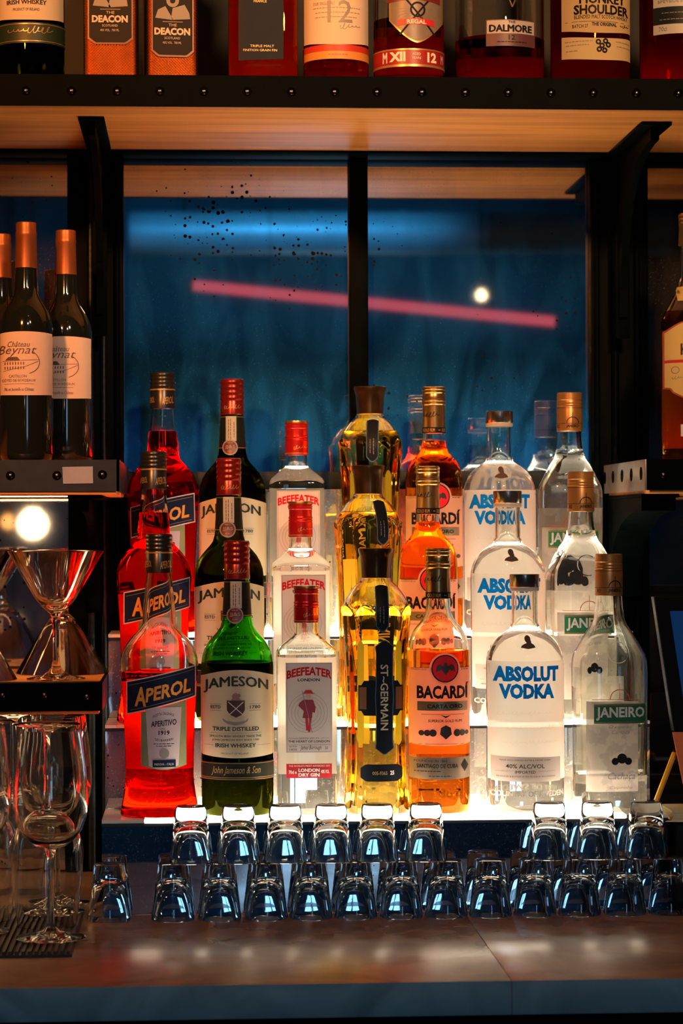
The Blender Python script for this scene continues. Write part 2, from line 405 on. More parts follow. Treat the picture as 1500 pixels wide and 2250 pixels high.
def bracket(parent, x0, x1, ztop, y0, y1, drop, thick, lean=0.0):
    """flat plate under the board with a curved gusset down the post"""
    br = bpy.data.objects.new('bracket', None); COL.objects.link(br); br.parent = parent
    MB().box(x0, x1, y0, y1, ztop - 0.005, ztop - 0.0004, 0.001).build('plate', M_BLACK, br)
    xm = (x0 + x1) / 2
    pts = [(y0 + 0.012, ztop - 0.0052), (y0 + 0.012, ztop - 0.022)]
    for i in range(1, 13):
        a = i / 12 * PI / 2
        pts.append((y1 - 0.012 - (y1 - 0.012 - y0 - 0.012) * (1 - math.sin(a)), ztop - 0.022 - (drop - 0.022) * (1 - math.cos(a)) * 0.55 - (drop - 0.022) * 0.45 * (i / 12) ** 3))
    pts += [(y1 - 0.012, ztop - drop), (y1, ztop - drop), (y1, ztop - 0.0052)]
    MB().prism(pts, 'x', xm - thick / 2, xm + thick / 2).build('gusset', M_BLACK, br, smooth=0)
    k = len(pts)
    MB().box(xm - 0.010, xm + 0.010, y1 - 0.004, y1, ztop - drop - 0.03, ztop - 0.0055, 0.001).build('wall_strap', M_BLACK, br)
    return br
# top shelf
ZB = at(750, 234, 2.992).z      # underside
sh = thing('long_wall_shelf', 'long wooden shelf with a studded black steel edge, above the mirror', 'shelf', (0, 0, 0))
MB().box(-1.25, 1.85, 3.0, 3.343, ZB, ZB + 0.028, 0.0015).build('board', M_WOOD, sh)
ZTS = ZB + 0.0285
MB().prism([(2.992, ZB - 0.001), (2.9975, ZB - 0.001), (2.9975, ZB + 0.0287), (3.03, ZB + 0.0287), (3.03, ZB + 0.0315), (2.992, ZB + 0.0375)], 'x', -1.25, 1.85).build('steel_edge', M_BLACK, sh, smooth=0)
for px in (-40, 57, 157, 257, 351, 448, 543, 640, 735, 828, 927, 1022, 1116, 1210, 1303, 1398, 1490):
    add_screw(sh, at(px, 199 + 6 * px / 1500, 2.992), 2.992)
a = at(172, 255, 3.08)
bracket(sh, a.x, a.x + 0.033, ZB, 3.075, 3.343, at(190, 330, 3.37).z - at(190, 690, 3.37).z, 0.009)
a = at(1407, 262, 3.09)
bracket(sh, a.x, a.x + 0.040, ZB, 3.085, 3.343, at(1380, 330, 3.37).z - at(1380, 690, 3.37).z, 0.011)

def small_shelf(name, label, x0, x1, zt, zb, yf, screws, front_mat, side=None, board_lip=0.004):
    s = thing(name, label, 'shelf', (0, 0, 0))
    MB().box(x0 + 0.004, x1 - 0.004, yf + 0.004, 3.372, zb - board_lip, zt - 0.004, 0.001).build('board', M_WOOD, s)
    MB().prism([(yf, zb), (yf + 0.0035, zb), (yf + 0.0035, zt - 0.0035), (yf + 0.03, zt - 0.0035), (yf + 0.03, zt), (yf, zt)], 'x', x0, x1).build('steel_edge', front_mat, s, smooth=0)
    for px, py in screws: add_screw(s, at(px, py, yf), yf)
    return s
a, b = at(262, 1010, 3.06), at(262, 1079, 3.06)
ZWS = a.z
sw = small_shelf('wine_shelf', 'short studded steel-edged shelf holding the red wine bottles', -0.95, a.x, a.z, b.z, 3.06, ((23, 1045), (125, 1045), (225, 1043), (-78, 1045)), M_GREY)
MB().box(a.x - 0.0035, a.x + 0.0005, 3.06, 3.372, b.z, a.z).build('steel_end', M_GREY, sw, smooth=0)
p0, p1 = at(137, 1026, 3.06), at(204, 1062, 3.06)
MB().add([(p0.x, 3.0590, p0.z), (p1.x, 3.0590, p0.z + 0.0006), (p1.x + 0.0003, 3.0586, p1.z), (p0.x + 0.001, 3.0588, p1.z - 0.0004),
          (p0.x, 3.0596, p0.z), (p1.x, 3.0596, p0.z + 0.0006), (p1.x + 0.0003, 3.0596, p1.z), (p0.x + 0.001, 3.0596, p1.z - 0.0004)],
         [(0, 1, 2, 3), (7, 6, 5, 4), (0, 4, 5, 1), (1, 5, 6, 2), (2, 6, 7, 3), (3, 7, 4, 0)]).build('paper_tag', mat('white_paper', (0.34, 0.38, 0.50), 0.8, noise=0.1), sw, smooth=0)
bracket(sw, at(150, 1085, 3.12).x, at(226, 1085, 3.12).x, b.z - 0.004, 3.10, 3.372, 0.13, 0.009)
MB().box(-0.9, at(182, 1085, 3.2).x, 3.20, 3.215, b.z - 0.0049, b.z - 0.0042).build('led_strip', emit('led_warm', (1.0, 0.50, 0.18), 34.0), sw, smooth=0)
a, b = at(224, 1500, 3.06), at(224, 1562, 3.06)
ZGS = a.z
sg = small_shelf('glass_shelf', 'short studded steel-edged shelf holding the cocktail glasses', -0.95, a.x, a.z, b.z, 3.06, ((-85, 1528), (5, 1528), (97, 1528), (190, 1531)), M_BLACK)
MB().box(a.x - 0.0035, a.x + 0.0005, 3.06, 3.372, b.z, a.z).build('steel_end', M_BLACK, sg, smooth=0)
MB().box(-0.9, at(150, 1570, 3.2).x, 3.20, 3.215, b.z - 0.0075, b.z - 0.0042).build('led_strip', emit('led_warm_bright', (1.0, 0.58, 0.28), 70.0), sg, smooth=0)
# wood top shows on this shelf
MB().box(-0.95, a.x - 0.004, 3.091, 3.372, ZGS - 0.0039, ZGS, 0.0008).build('top_board', M_WOOD, sg)
a, b = at(1421, 1009, 3.06), at(1421, 1077, 3.06)
ZRS = a.z
sr = small_shelf('rum_shelf', 'steel-edged shelf at the right with a perforated bare steel end', a.x, 1.5, a.z, b.z, 3.06, ((1457, 1044), (1555, 1044)), M_BLACK)
MB().box(a.x - 0.003, a.x - 0.0003, 3.06, 3.372, b.z, a.z, 0.0006).build('steel_end', mat('brushed_steel', (0.36, 0.31, 0.25), 0.38, 0.35, noise=0.35, nscale=40, stretch=(1, 6, 1)), sr)
zm = (a.z + b.z) / 2
for y in (3.085, 3.155, 3.225, 3.295, 3.36):
    h = MB().lathe([(0, -0.0004), (0.0085, -0.0004), (0.0085, 0.0004), (0, 0.0004)], 18).mesh('hole', M_HOLE)
    h.transform(Matrix.Rotation(PI / 2, 4, 'Y')); link('hole', h, sr, (a.x - 0.0032, y, zm + 0.002))
bracket(sr, at(1378, 1090, 3.2).x, at(1378, 1090, 3.2).x + 0.05, b.z - 0.004, 3.10, 3.372, 0.14, 0.045)

# ---- lit stepped bottle display
ds = thing('bottle_steps', 'three-step mirrored bottle display with glowing white treads', 'display stand', (0, 0, 0))
M_LIT = emit('lit_acrylic', (1.0, 0.80, 0.57), 27.0)
M_ACR = mat('white_acrylic', (0.80, 0.82, 0.72), 0.25, noise=0.05)
M_TRIM = mat('trim_black', (0.01, 0.01, 0.012), 0.3)
zb_ = [Z_CT, Z_T[0], Z_T[1], Z_T[2]]
XA, XB = at(318, 1797, 3.0).x, at(1375, 1797, 3.0).x
for i in range(3):
    y0, y1, zt = Y_T[i], Y_T[i + 1], Z_T[i]
    MB().box(XL, XR, y0 + 0.003, y0 + 0.007, zb_[i] + 0.0005, zt - 0.0085).build('riser_mirror', M_RISER1 if i == 0 else M_RISER, ds, smooth=0)
    MB().box(XL, XR, y0 + 0.001, y0 + 0.0078, zt - 0.0083, zt - 0.0045).build('tread_trim', M_TRIM, ds, smooth=0)
    t = y1 + 0.0025
    MB().box(XA, XB, y0, t, zt - 0.004, zt).build('lit_tread', M_LIT, ds, smooth=0)
    MB().box(XL, XA - 0.0005, y0, t, zt - 0.004, zt).build('tread_end', M_ACR, ds, smooth=0)
    MB().box(XB + 0.0005, XR, y0, t, zt - 0.004, zt).build('tread_end', M_ACR, ds, smooth=0)
    for x in (XL, XR - 0.003):
        MB().box(x, x + 0.003, y0 + 0.0075, 3.368, zb_[i] + 0.0005, zt - 0.0085).build('side_panel', M_RISER, ds, smooth=0)
zbp = at(750, 1075, 3.365).z
MB().box(XL + 0.030, XR - 0.026, 3.3635, 3.3680, Z_T[2] - 0.05, zbp).build('back_mirror', M_RISER, ds, smooth=0)
# ================================================================== BOTTLES
M_CLEAR = glass('clear_glass', (0.97, 0.985, 0.97), 1.48)
M_GREEN = glass('green_glass', (0.30, 0.74, 0.18), 1.48)
M_DARKG = glass('wine_glass_dark', (0.02, 0.035, 0.015), 1.48)
L_CLEAR = glass('clear_spirit', (0.985, 0.99, 0.975), 1.37)
L_RED = glass('red_aperitif', (0.89, 0.06, 0.016), 1.37)
L_GRN = glass('whiskey_in_green', (0.13, 0.15, 0.02), 1.37)
L_GOLD = glass('golden_liqueur', (0.992, 0.85, 0.40), 1.38)
L_RUM = glass('gold_rum', (0.90, 0.44, 0.10), 1.37)
L_WINE = glass('dark_wine', (0.03, 0.004, 0.004), 1.37)
L_AMB = glass('amber_whisky', (0.85, 0.22, 0.04), 1.37)
L_COP = glass('red_whisky', (0.75, 0.10, 0.02), 1.37)
INK = mat('ink_black', (0.008, 0.008, 0.010), 0.55, spec=0.15)
INKW = mat('ink_white', (0.78, 0.76, 0.72), 0.5)
INKO = mat('ink_orange', (0.85, 0.36, 0.05), 0.45)
INKR = mat('ink_red', (0.55, 0.02, 0.03), 0.45)
INKB = sheet('ink_blue', (0.004, 0.17, 0.55), 0.25, (0.0, 0.12, 0.50))
INKT = sheet('ink_red_thin', (0.55, 0.012, 0.025), 0.2, (0.8, 0.03, 0.04))
INKG = mat('ink_gold', (0.55, 0.36, 0.14), 0.35, 0.6)
INKY = mat('ink_grey', (0.25, 0.24, 0.25), 0.5)
NAVY = mat('label_navy', (0.010, 0.020, 0.062), 0.35, noise=0.1, spec=0.2)
CREAM = sheet('label_cream', (0.72, 0.64, 0.47), 0.2)
def kfit(cx, Yr, pts, p=2.0):
    pass
BACKL = sheet('back_label_white', (0.85, 0.82, 0.76), 0.6)
class Bottle:
    """a bottle kind measured in pixels of the photograph's nearest copy: centre cx, plane Y, base row yb, outline [(y, half width, squareness)]"""
    def __init__(s, cx, Y, yb, prof, p=2.0, n=44):
        s.cx, s.Y, s.yb, s.n = cx, Y, yb, n
        ym = (yb + prof[0][0]) / 2
        s.s = (at(cx + 40, ym, Y).x - at(cx - 40, ym, Y).x) / 80
        s.prof = [((yb - q[0]) * s.s, q[1] * s.s, q[2] if len(q) > 2 else p) for q in prof]   # z, r, p   top to bottom
        s.prof.sort()
        s.parts = []
    def R(s, z):
        P = s.prof
        if z <= P[0][0]: return P[0][1], P[0][2]
        for i in range(len(P) - 1):
            if z <= P[i + 1][0]:
                a = (z - P[i][0]) / max(1e-9, P[i + 1][0] - P[i][0])
                return P[i][1] + a * (P[i + 1][1] - P[i][1]), P[i][2] + a * (P[i + 1][2] - P[i][2])
        return P[-1][1], P[-1][2]
    def on(s, px, py, off):
        x = (px - s.cx) * s.s; z = (s.yb - py) * s.s
        R, p = s.R(z); R += off
        ax = min(abs(x), R * 0.9995)
        return (math.copysign(ax, x), -(R ** p - ax ** p) ** (1 / p), z)
    def rows(s, z0, z1, off=0.0):
        zs = [z0] + [q[0] for q in s.prof if z0 + 1e-5 < q[0] < z1 - 1e-5] + [z1]
        return [(s.R(z)[0] + off, z, s.R(z)[1]) for z in zs]
    def zpx(s, py): return (s.yb - py) * s.s
    # --- solids
    def liquid(s, level):
        zl = s.zpx(level); r0 = s.prof[0][1]
        pr = [(0, 0.007, s.prof[0][2]), (r0 * 0.55, 0.0045, s.prof[0][2]), (r0 * 0.80, 0.0003, s.prof[0][2])] + s.rows(0.0006, zl) + [(0, zl, 2)]
        return MB().lathe(pr, s.n)
    def shell(s, level, top, wall=0.0026):
        zl = s.zpx(level) + 0.00015; zt = s.zpx(top)
        o = s.rows(zl, zt); i = s.rows(zl, zt, -wall)
        return MB().lathe(o + i[::-1], s.n, loop=True)
    # --- printed things
    def patch(s, x0, x1, top, bot, off=0.0004, nx=18, ny=4):
        """paper following the glass; top and bot are numbers or functions of t in 0..1"""
        f = top if callable(top) else (lambda t: top); g = bot if callable(bot) else (lambda t: bot)
        mb = MB(); v = []; fs = []
        for i in range(nx + 1):
            t = i / nx; x = x0 + (x1 - x0) * t
            for j in range(ny + 1):
                y = f(t) + (g(t) - f(t)) * j / ny
                v.append(s.on(x, y, off))
        for i in range(nx):
            for j in range(ny):
                k = i * (ny + 1) + j
                fs.append((k, k + 1, k + ny + 2, k + ny + 1))
        return mb.add(v, fs)
    def back(s, x0, x1, top, bot, off=0.0004, nx=14, ny=3):
        mb = s.patch(x0, x1, top, bot, off, nx, ny); mb.v = [(-x, -y, z) for x, y, z in mb.v]
        return mb
    def poly(s, pts, off=0.0006, mb=None):
        mb = mb or MB(); v, f = tess(pts, [tuple(range(len(pts)))[::-1]], 8.0)
        return mb.add([s.on(x, y, off) for x, y in v], f)
    def disc(s, x, y, r, off=0.0006, n=20, ry=None, mb=None, a0=0, a1=2 * PI, r_in=0.0):
        mb = mb or MB(); ry = ry or r
        if r_in > 0:
            v = []
            for i in range(n + 1):
                a = a0 + (a1 - a0) * i / n
                v += [s.on(x + r * math.cos(a), y - ry * math.sin(a), off), s.on(x + r_in * math.cos(a), y - r_in * ry / r * math.sin(a), off)]
            return mb.add(v, [(2 * i, 2 * i + 2, 2 * i + 3, 2 * i + 1) for i in range(n)])
        k = max(1, int(r / 7)); v = [s.on(x, y, off)]; f = [(0, 1 + i, 1 + (i + 1) % n) for i in range(n)]
        for q in range(1, k + 1):
            v += [s.on(x + r * q / k * math.cos(2 * PI * i / n), y - ry * q / k * math.sin(2 * PI * i / n), off) for i in range(n)]
            if q > 1: f += [(1 + (q - 2) * n + i, 1 + (q - 1) * n + i, 1 + (q - 1) * n + (i + 1) % n, 1 + (q - 2) * n + (i + 1) % n) for i in range(n)]
        return mb.add(v, f)
    def text(s, items, off=0.0008):
        """items: (string, x0, y0, x1, y1, options)"""
        mb = MB()
        for it in items:
            if it[0] == '#':          # a line of print too small to read
                x0, y0, x1, y1 = it[1:5]; rot = len(it) > 5; rnd = random.Random(int(x0 * 7 + y0)); a, e = (y0, y1) if rot else (x0, x1)
                while a < e - 1:
                    w = min(rnd.uniform(3, 9), e - a)
                    m = (x0 + x1) / 2 if rot else (y0 + y1) / 2
                    q = [(m - .6, a), (m + .6, a), (m + .6, a + w), (m - .6, a + w)] if rot else [(a, m - .7), (a + w, m - .7), (a + w, m + .7), (a, m + .7)]
                    mb.add([s.on(x, y, off) for x, y in q], [(3, 2, 1, 0)]); a += w + 1.6
                continue
            v, f = fit(*it[:5], **(it[5] if len(it) > 5 else {}))
            if it[4] - it[2] > 15: v, f = tess(v, f, 9.0)
            mb.add([s.on(x, y, off) for x, y in v], f)
        return mb
    def line(s, x0, y0, x1, y1, w=1.0, off=0.0007, mb=None, n=8):
        mb = mb or MB(); v = []
        for i in range(n + 1):
            t = i / n; x = x0 + (x1 - x0) * t; y = y0 + (y1 - y0) * t
            dx, dy = x1 - x0, y1 - y0; l = math.hypot(dx, dy) or 1
            v += [s.on(x - dy / l * w / 2, y + dx / l * w / 2, off), s.on(x + dy / l * w / 2, y - dx / l * w / 2, off)]
        return mb.add(v, [(2 * i, 2 * i + 2, 2 * i + 3, 2 * i + 1) for i in range(n)])
    def scribble(s, x0, y0, x1, y1, w=1.1, off=0.0008, seed=1, waves=7, mb=None):
        """a handwritten flourish"""
        rnd = random.Random(seed); mb = mb or MB(); n = waves * 6
        am = [rnd.choice((0.18, 0.25, 0.35, 0.3, 1.0, 0.7)) for _ in range(waves + 1)]; ph = [rnd.uniform(-.25, .25) for _ in range(waves + 1)]; pts = []
        for i in range(n + 1):
            t = i / n; q = t * waves; k = min(int(q), waves - 1); e = q - k; a = am[k] * (1 - e) + am[k + 1] * e; sn = a * (y1 - y0) * .5 * math.sin(q * 2 * PI)
            pts.append((x0 + (x1 - x0) * (t + ph[k] / waves * math.sin(e * PI)) + 0.45 * sn + (x1 - x0) / waves * .28 * math.cos(q * 2 * PI), (y0 + y1) / 2 + (y0 - y1) * t * 0.2 - (y1 - y0) * 0.5 * a * math.sin(t * waves * 2 * PI)))
        for i in range(n): s.line(*pts[i], *pts[i + 1], w=w, off=off, mb=mb, n=1)
        return mb
    def band(s, y0, y1, off, extra=None):
        """ring around the bottle (cap, sleeve)"""
        z1, z0 = s.zpx(y0), s.zpx(y1)
        o = s.rows(z0, z1, off)
        return MB().lathe([(o[0][0] - off - 0.001, o[0][1], o[0][2])] + o + [(o[-1][0] - off - 0.001, o[-1][1], o[-1][2])], s.n)
    def cap(s, pts):
        """solid cap from px outline [(y, half width)] top to bottom"""
        pr = [(w * s.s, s.zpx(y)) for y, w in pts]
        return MB().lathe([(0, pr[0][1])] + pr + [(0, pr[-1][1])], 36)
def threads(y0, y1, w, k, d):
    """px outline of a rolled cap part with k beads"""
    out = []
    for i in range(k):
        a = y0 + (y1 - y0) * i / k; h = (y1 - y0) / k
        out += [(a, w - d), (a + h * .25, w), (a + h * .7, w), (a + h * .95, w - d)]
    return out

PROTO = {}
def place(kind, builder, px, Y, z, rz, label, cat, name, group, variant='a'):
    b = KINDS[kind]
    key = (kind, variant)
    y_ref = 1500
    p = at(px, y_ref, Y)
    if key not in PROTO:
        root = thing(name, label, cat, (p.x, Y, z), rz, group); builder(b, root, variant); PROTO[key] = root
    else:
        root = copy_tree(PROTO[key]); root.location = (p.x, Y, z); root.rotation_euler = (0, 0, rz); tag(root, label, cat, group)
    return root
def add(mb, name, m, parent, smooth=40, fix=False):
    return mb.build(name, m, parent, smooth, fix)

YB = 1785
KINDS = {}
# ---------------------------------------------------------------- red aperitif
KINDS['aperitif'] = Bottle(350, 3.06, YB, [(1170, 26), (1254, 27), (1300, 32), (1340, 36), (1365, 37), (1376, 42), (1388, 53), (1402, 66), (1418, 77), (1436, 84), (1452, 86), (1470, 85), (1500, 83), (1560, 79), (1640, 76), (1695, 75), (1715, 76), (1745, 80), (1770, 84.5), (1782, 86), (1785, 84)])
def b_aperitif(b, o, var):
    lv = 1470 if var == 'a' else 1308
    add(b.shell(lv, 1172), 'glass', M_CLEAR, o, fix=True); add(b.liquid(lv), 'liquid', L_RED, o, fix=True)
    add(b.back(300, 400, 1492, 1690), 'back_label', BACKL, o)
    blk = mat('cap_black', (0.012, 0.012, 0.014), 0.28)
    c = add(b.cap([(1168, 26), (1169, 28)] + threads(1170, 1206, 29.5, 4, 1.2) + [(1207, 29), (1254, 30), (1254, 28)]), 'cap', blk, o)
    b2 = Bottle(350, 3.06, YB, [(1168, 29.8), (1260, 29.8)])
    add(b2.band(1208, 1211, 0.0003), 'gold_ring', INKG, c)
    add(b2.text([('APEROL', 317, 1229, 334, 1243, dict(bold=.02, slope=3)), ('APEROL', 353, 1229, 378, 1246, dict(bold=.02, slope=4))], 0.0005), 'lettering', INKG, c)
    l2 = add(b.patch(311, 409, lambda t: 1556 - 26 * t, lambda t: 1672 + 9 * math.sin(PI * t), 0.0003), 'small_label', mat('label_olive', (0.30, 0.33, 0.17), 0.5, noise=0.2), o)
    # tapered inner panel
    b_in = []
    mb = MB(); v = []; fs = []; n = 14
    for i in range(n + 1):
        t = i / n
        for j in range(7):
            q = j / 6; y = 1545 + 133 * q; hw = 39 - 7 * q
            v.append(b.on(360 - hw + 2 * hw * t, min(y, 1672 + 9 * math.sin(PI * t)), 0.0006))
    for i in range(n):
        for j in range(6): fs.append((i * 7 + j, i * 7 + j + 1, i * 7 + j + 8, i * 7 + j + 7))
    add(mb.add(v, fs), 'label_panel', mat('label_lilac', (0.60, 0.50, 0.56), 0.5), l2)
    t = b.text([('RICETTA ORIGINALE', 337, 1562, 383, 1568, dict(arch=5, slope=3)), ('APERITIVO', 333, 1575, 388, 1588, dict(bold=.02, slope=5)), ('DAL', 352, 1589, 364, 1593), ('1919', 349, 1595, 373, 1605, dict(bold=.03)),
                ('DEI BARBIERI', 341, 1611, 381, 1616, dict(arch=-3)), ('#', 338, 1623, 384, 1625), ('#', 344, 1628, 378, 1630)], 0.0009)
    add(t, 'lettering', INK, l2)
    d = b.disc(361, 1645, 11, 0.0009); add(d, 'seal', INKY, l2)
    add(b.patch(336, 386, 1659, 1675, 0.0010, 8, 2), 'town_strip', NAVY, l2)
    add(b.text([('PADOVA - ITALIA', 340, 1666, 382, 1671)], 0.0013), 'lettering', INKW, l2)
    l1 = add(b.patch(279, 430, lambda t: 1489 - 34 * t, lambda t: 1562 - 38 * t, 0.0011), 'name_label_border', INKW, o)
    add(b.patch(281, 428.5, lambda t: 1491 - 33 * t, lambda t: 1559 - 37 * t, 0.0013), 'name_label', NAVY, l1)
    add(b.line(284, 1498, 426, 1464, 1.0, 0.0015, n=16), 'gilt_line', INKG, l1); add(b.line(288, 1552, 424, 1518, 1.0, 0.0015, n=16), 'gilt_line', INKG, l1)
    add(b.text([('A', 297, 1500, 322, 1543, dict(bold=.03, shear=.1)), ('PEROL', 321, 1504, 419, 1535, dict(bold=.03, shear=.1, slope=23))], 0.0017), 'lettering', INKO, l1)
    sw = MB()
    b.scribble(315, 1720, 400, 1765, 2.0, 0.0006, 3, 4, sw); add(sw, 'embossing', M_CLEAR, o)
# ---------------------------------------------------------------- green whiskey
KINDS['whiskey'] = Bottle(521, 3.06, YB, [(1188, 25), (1270, 27), (1300, 28.5), (1350, 31.5), (1362, 33), (1376, 37), (1386, 44), (1396, 53), (1408, 63), (1422, 71), (1438, 76.5), (1455, 79), (1700, 79), (1762, 79), (1778, 76), (1785, 71)])
def b_whiskey(b, o, var):
    lv = 1452 if var == 'a' else 1352
    add(b.shell(lv, 1190), 'glass', M_GREEN, o, fix=True); add(b.liquid(lv), 'liquid', L_GRN, o, fix=True)
    red = mat('cap_maroon', (0.24, 0.018, 0.012), 0.25, 0.55, noise=0.2)
    c = add(b.cap([(1186, 25), (1187, 27.5)] + threads(1188, 1238, 28.5, 4, 1.6) + [(1239, 27.5), (1270, 28.5), (1271, 27.5)]), 'cap', red, o)
    b2 = Bottle(521, 3.06, YB, [(1230, 28), (1275, 28.6)])
    add(b2.scribble(500, 1247, 540, 1262, 1.0, 0.0003, 5, 6), 'signature', INKG, c)
    nb = add(b.band(1275, 1352, 0.0005), 'neck_label', mat('label_black', (0.008, 0.012, 0.010), 0.5, spec=0.15), o)
    add(b.band(1276, 1277, 0.0008), 'gilt_line', INKG, nb); add(b.band(1349, 1350.2, 0.0008), 'gilt_line', INKG, nb)
    add(b.patch(506, 531, 1275, 1334, 0.0009, 6, 3), 'grey_strip', mat('label_grey', (0.36, 0.38, 0.37), 0.5), nb)
    add(b.text([('#', 511, 1283, 514, 1328, dict(rot=True)), ('#', 516, 1281, 519, 1331, dict(rot=True)), ('#', 524, 1289, 527, 1325, dict(rot=True))], 0.0012), 'lettering', INK, nb)
    sl = add(b.disc(516, 1349, 18.5, 0.0014, 24), 'seal', INKY, o); add(b.disc(516, 1349, 15.5, 0.0018, 24), 'seal_face', mat('seal_maroon', (0.10, 0.012, 0.018), 0.4), sl)
    add(b.text([('JJ&S', 504, 1343, 528, 1353, dict(bold=.02)), ('#', 509, 1337, 523, 1339), ('#', 510, 1357, 522, 1359)], 0.0021), 'lettering', INKY, sl)
    l = add(b.patch(440.5, 601.5, lambda t: 1466 + 15 * (2 * t - 1) ** 2, lambda t: 1657 - 6 * (2 * t - 1) ** 2, 0.0005, 30), 'label', CREAM, o)
    items = [('JAMESON', 447, 1489, 588, 1518, dict(bold=.03, arch=10)), ('ESTD', 462, 1543, 484, 1550, dict(bold=.02)), ('1780', 547, 1543, 570, 1550, dict(bold=.02)),
             ('TRIPLE DISTILLED', 466, 1589, 567, 1598, dict(bold=.03)), ('SMOOTH IRISH WHISKEY MADE THE', 460, 1607, 572, 1612, dict(bold=.02)),
             ('JOHN JAMESON WAY SINCE 1780', 465, 1615.5, 567, 1620.5, dict(bold=.02)), ('IRISH WHISKEY', 472, 1625, 560, 1634, dict(bold=.03)), ('PRODUCT OF IRELAND', 485, 1645, 544, 1649)]
    add(b.text(items, 0.0009), 'lettering', mat('ink_green_black', (0.012, 0.03, 0.022), 0.5), l)
    m = MB()
    for (x0, y0, x1, y1) in ((461, 1540, 485, 1540), (461, 1554, 485, 1554), (546, 1540, 571, 1540), (546, 1554, 571, 1554), (461, 1602.5, 572, 1602.5), (448, 1629, 468, 1629), (564, 1629, 592, 1629)): b.line(x0, y0, x1, y1, 0.8, 0.0009, m)
    add(m, 'rules', INKY, l)
    cr = add(b.poly([(497, 1532), (536, 1532), (536, 1553), (530, 1563), (517, 1569), (504, 1563), (497, 1553)], 0.0009), 'crest', mat('crest_plum', (0.065, 0.022, 0.03), 0.5), l)
    m = MB(); b.line(500, 1535, 532, 1563, 1.6, 0.0012, m, 3); b.line(533, 1535, 502, 1563, 1.6, 0.0012, m, 3); add(m, 'saltire', INKW, cr)
    m = MB(); b.disc(516, 1524, 8, 0.0010, 14, mb=m); b.poly([(506, 1532), (509, 1526), (524, 1526), (528, 1532)], 0.0010, m); b.disc(523, 1521, 4, 0.0011, 10, mb=m); add(m, 'helmet', mat('crest_rose', (0.30, 0.16, 0.15), 0.5), cr)
    m = MB(); b.poly([(487, 1570), (496, 1576), (516, 1579), (537, 1576), (544, 1570), (542, 1577), (532, 1583), (516, 1586), (500, 1583), (490, 1577)], 0.0011, m); add(m, 'ribbon', INKY, cr)
    k = add(b.band(1666, 1705, 0.0006), 'lower_band', mat('label_black', (0, 0, 0)), o)
    for y in (1668, 1699, 1702.5): add(b.band(y, y + 1, 0.0009), 'gilt_line', INKG, k)
    add(b.text([('John Jameson & Son', 463, 1675, 570, 1695, dict(shear=.35))], 0.0011), 'signature', INKG, k)
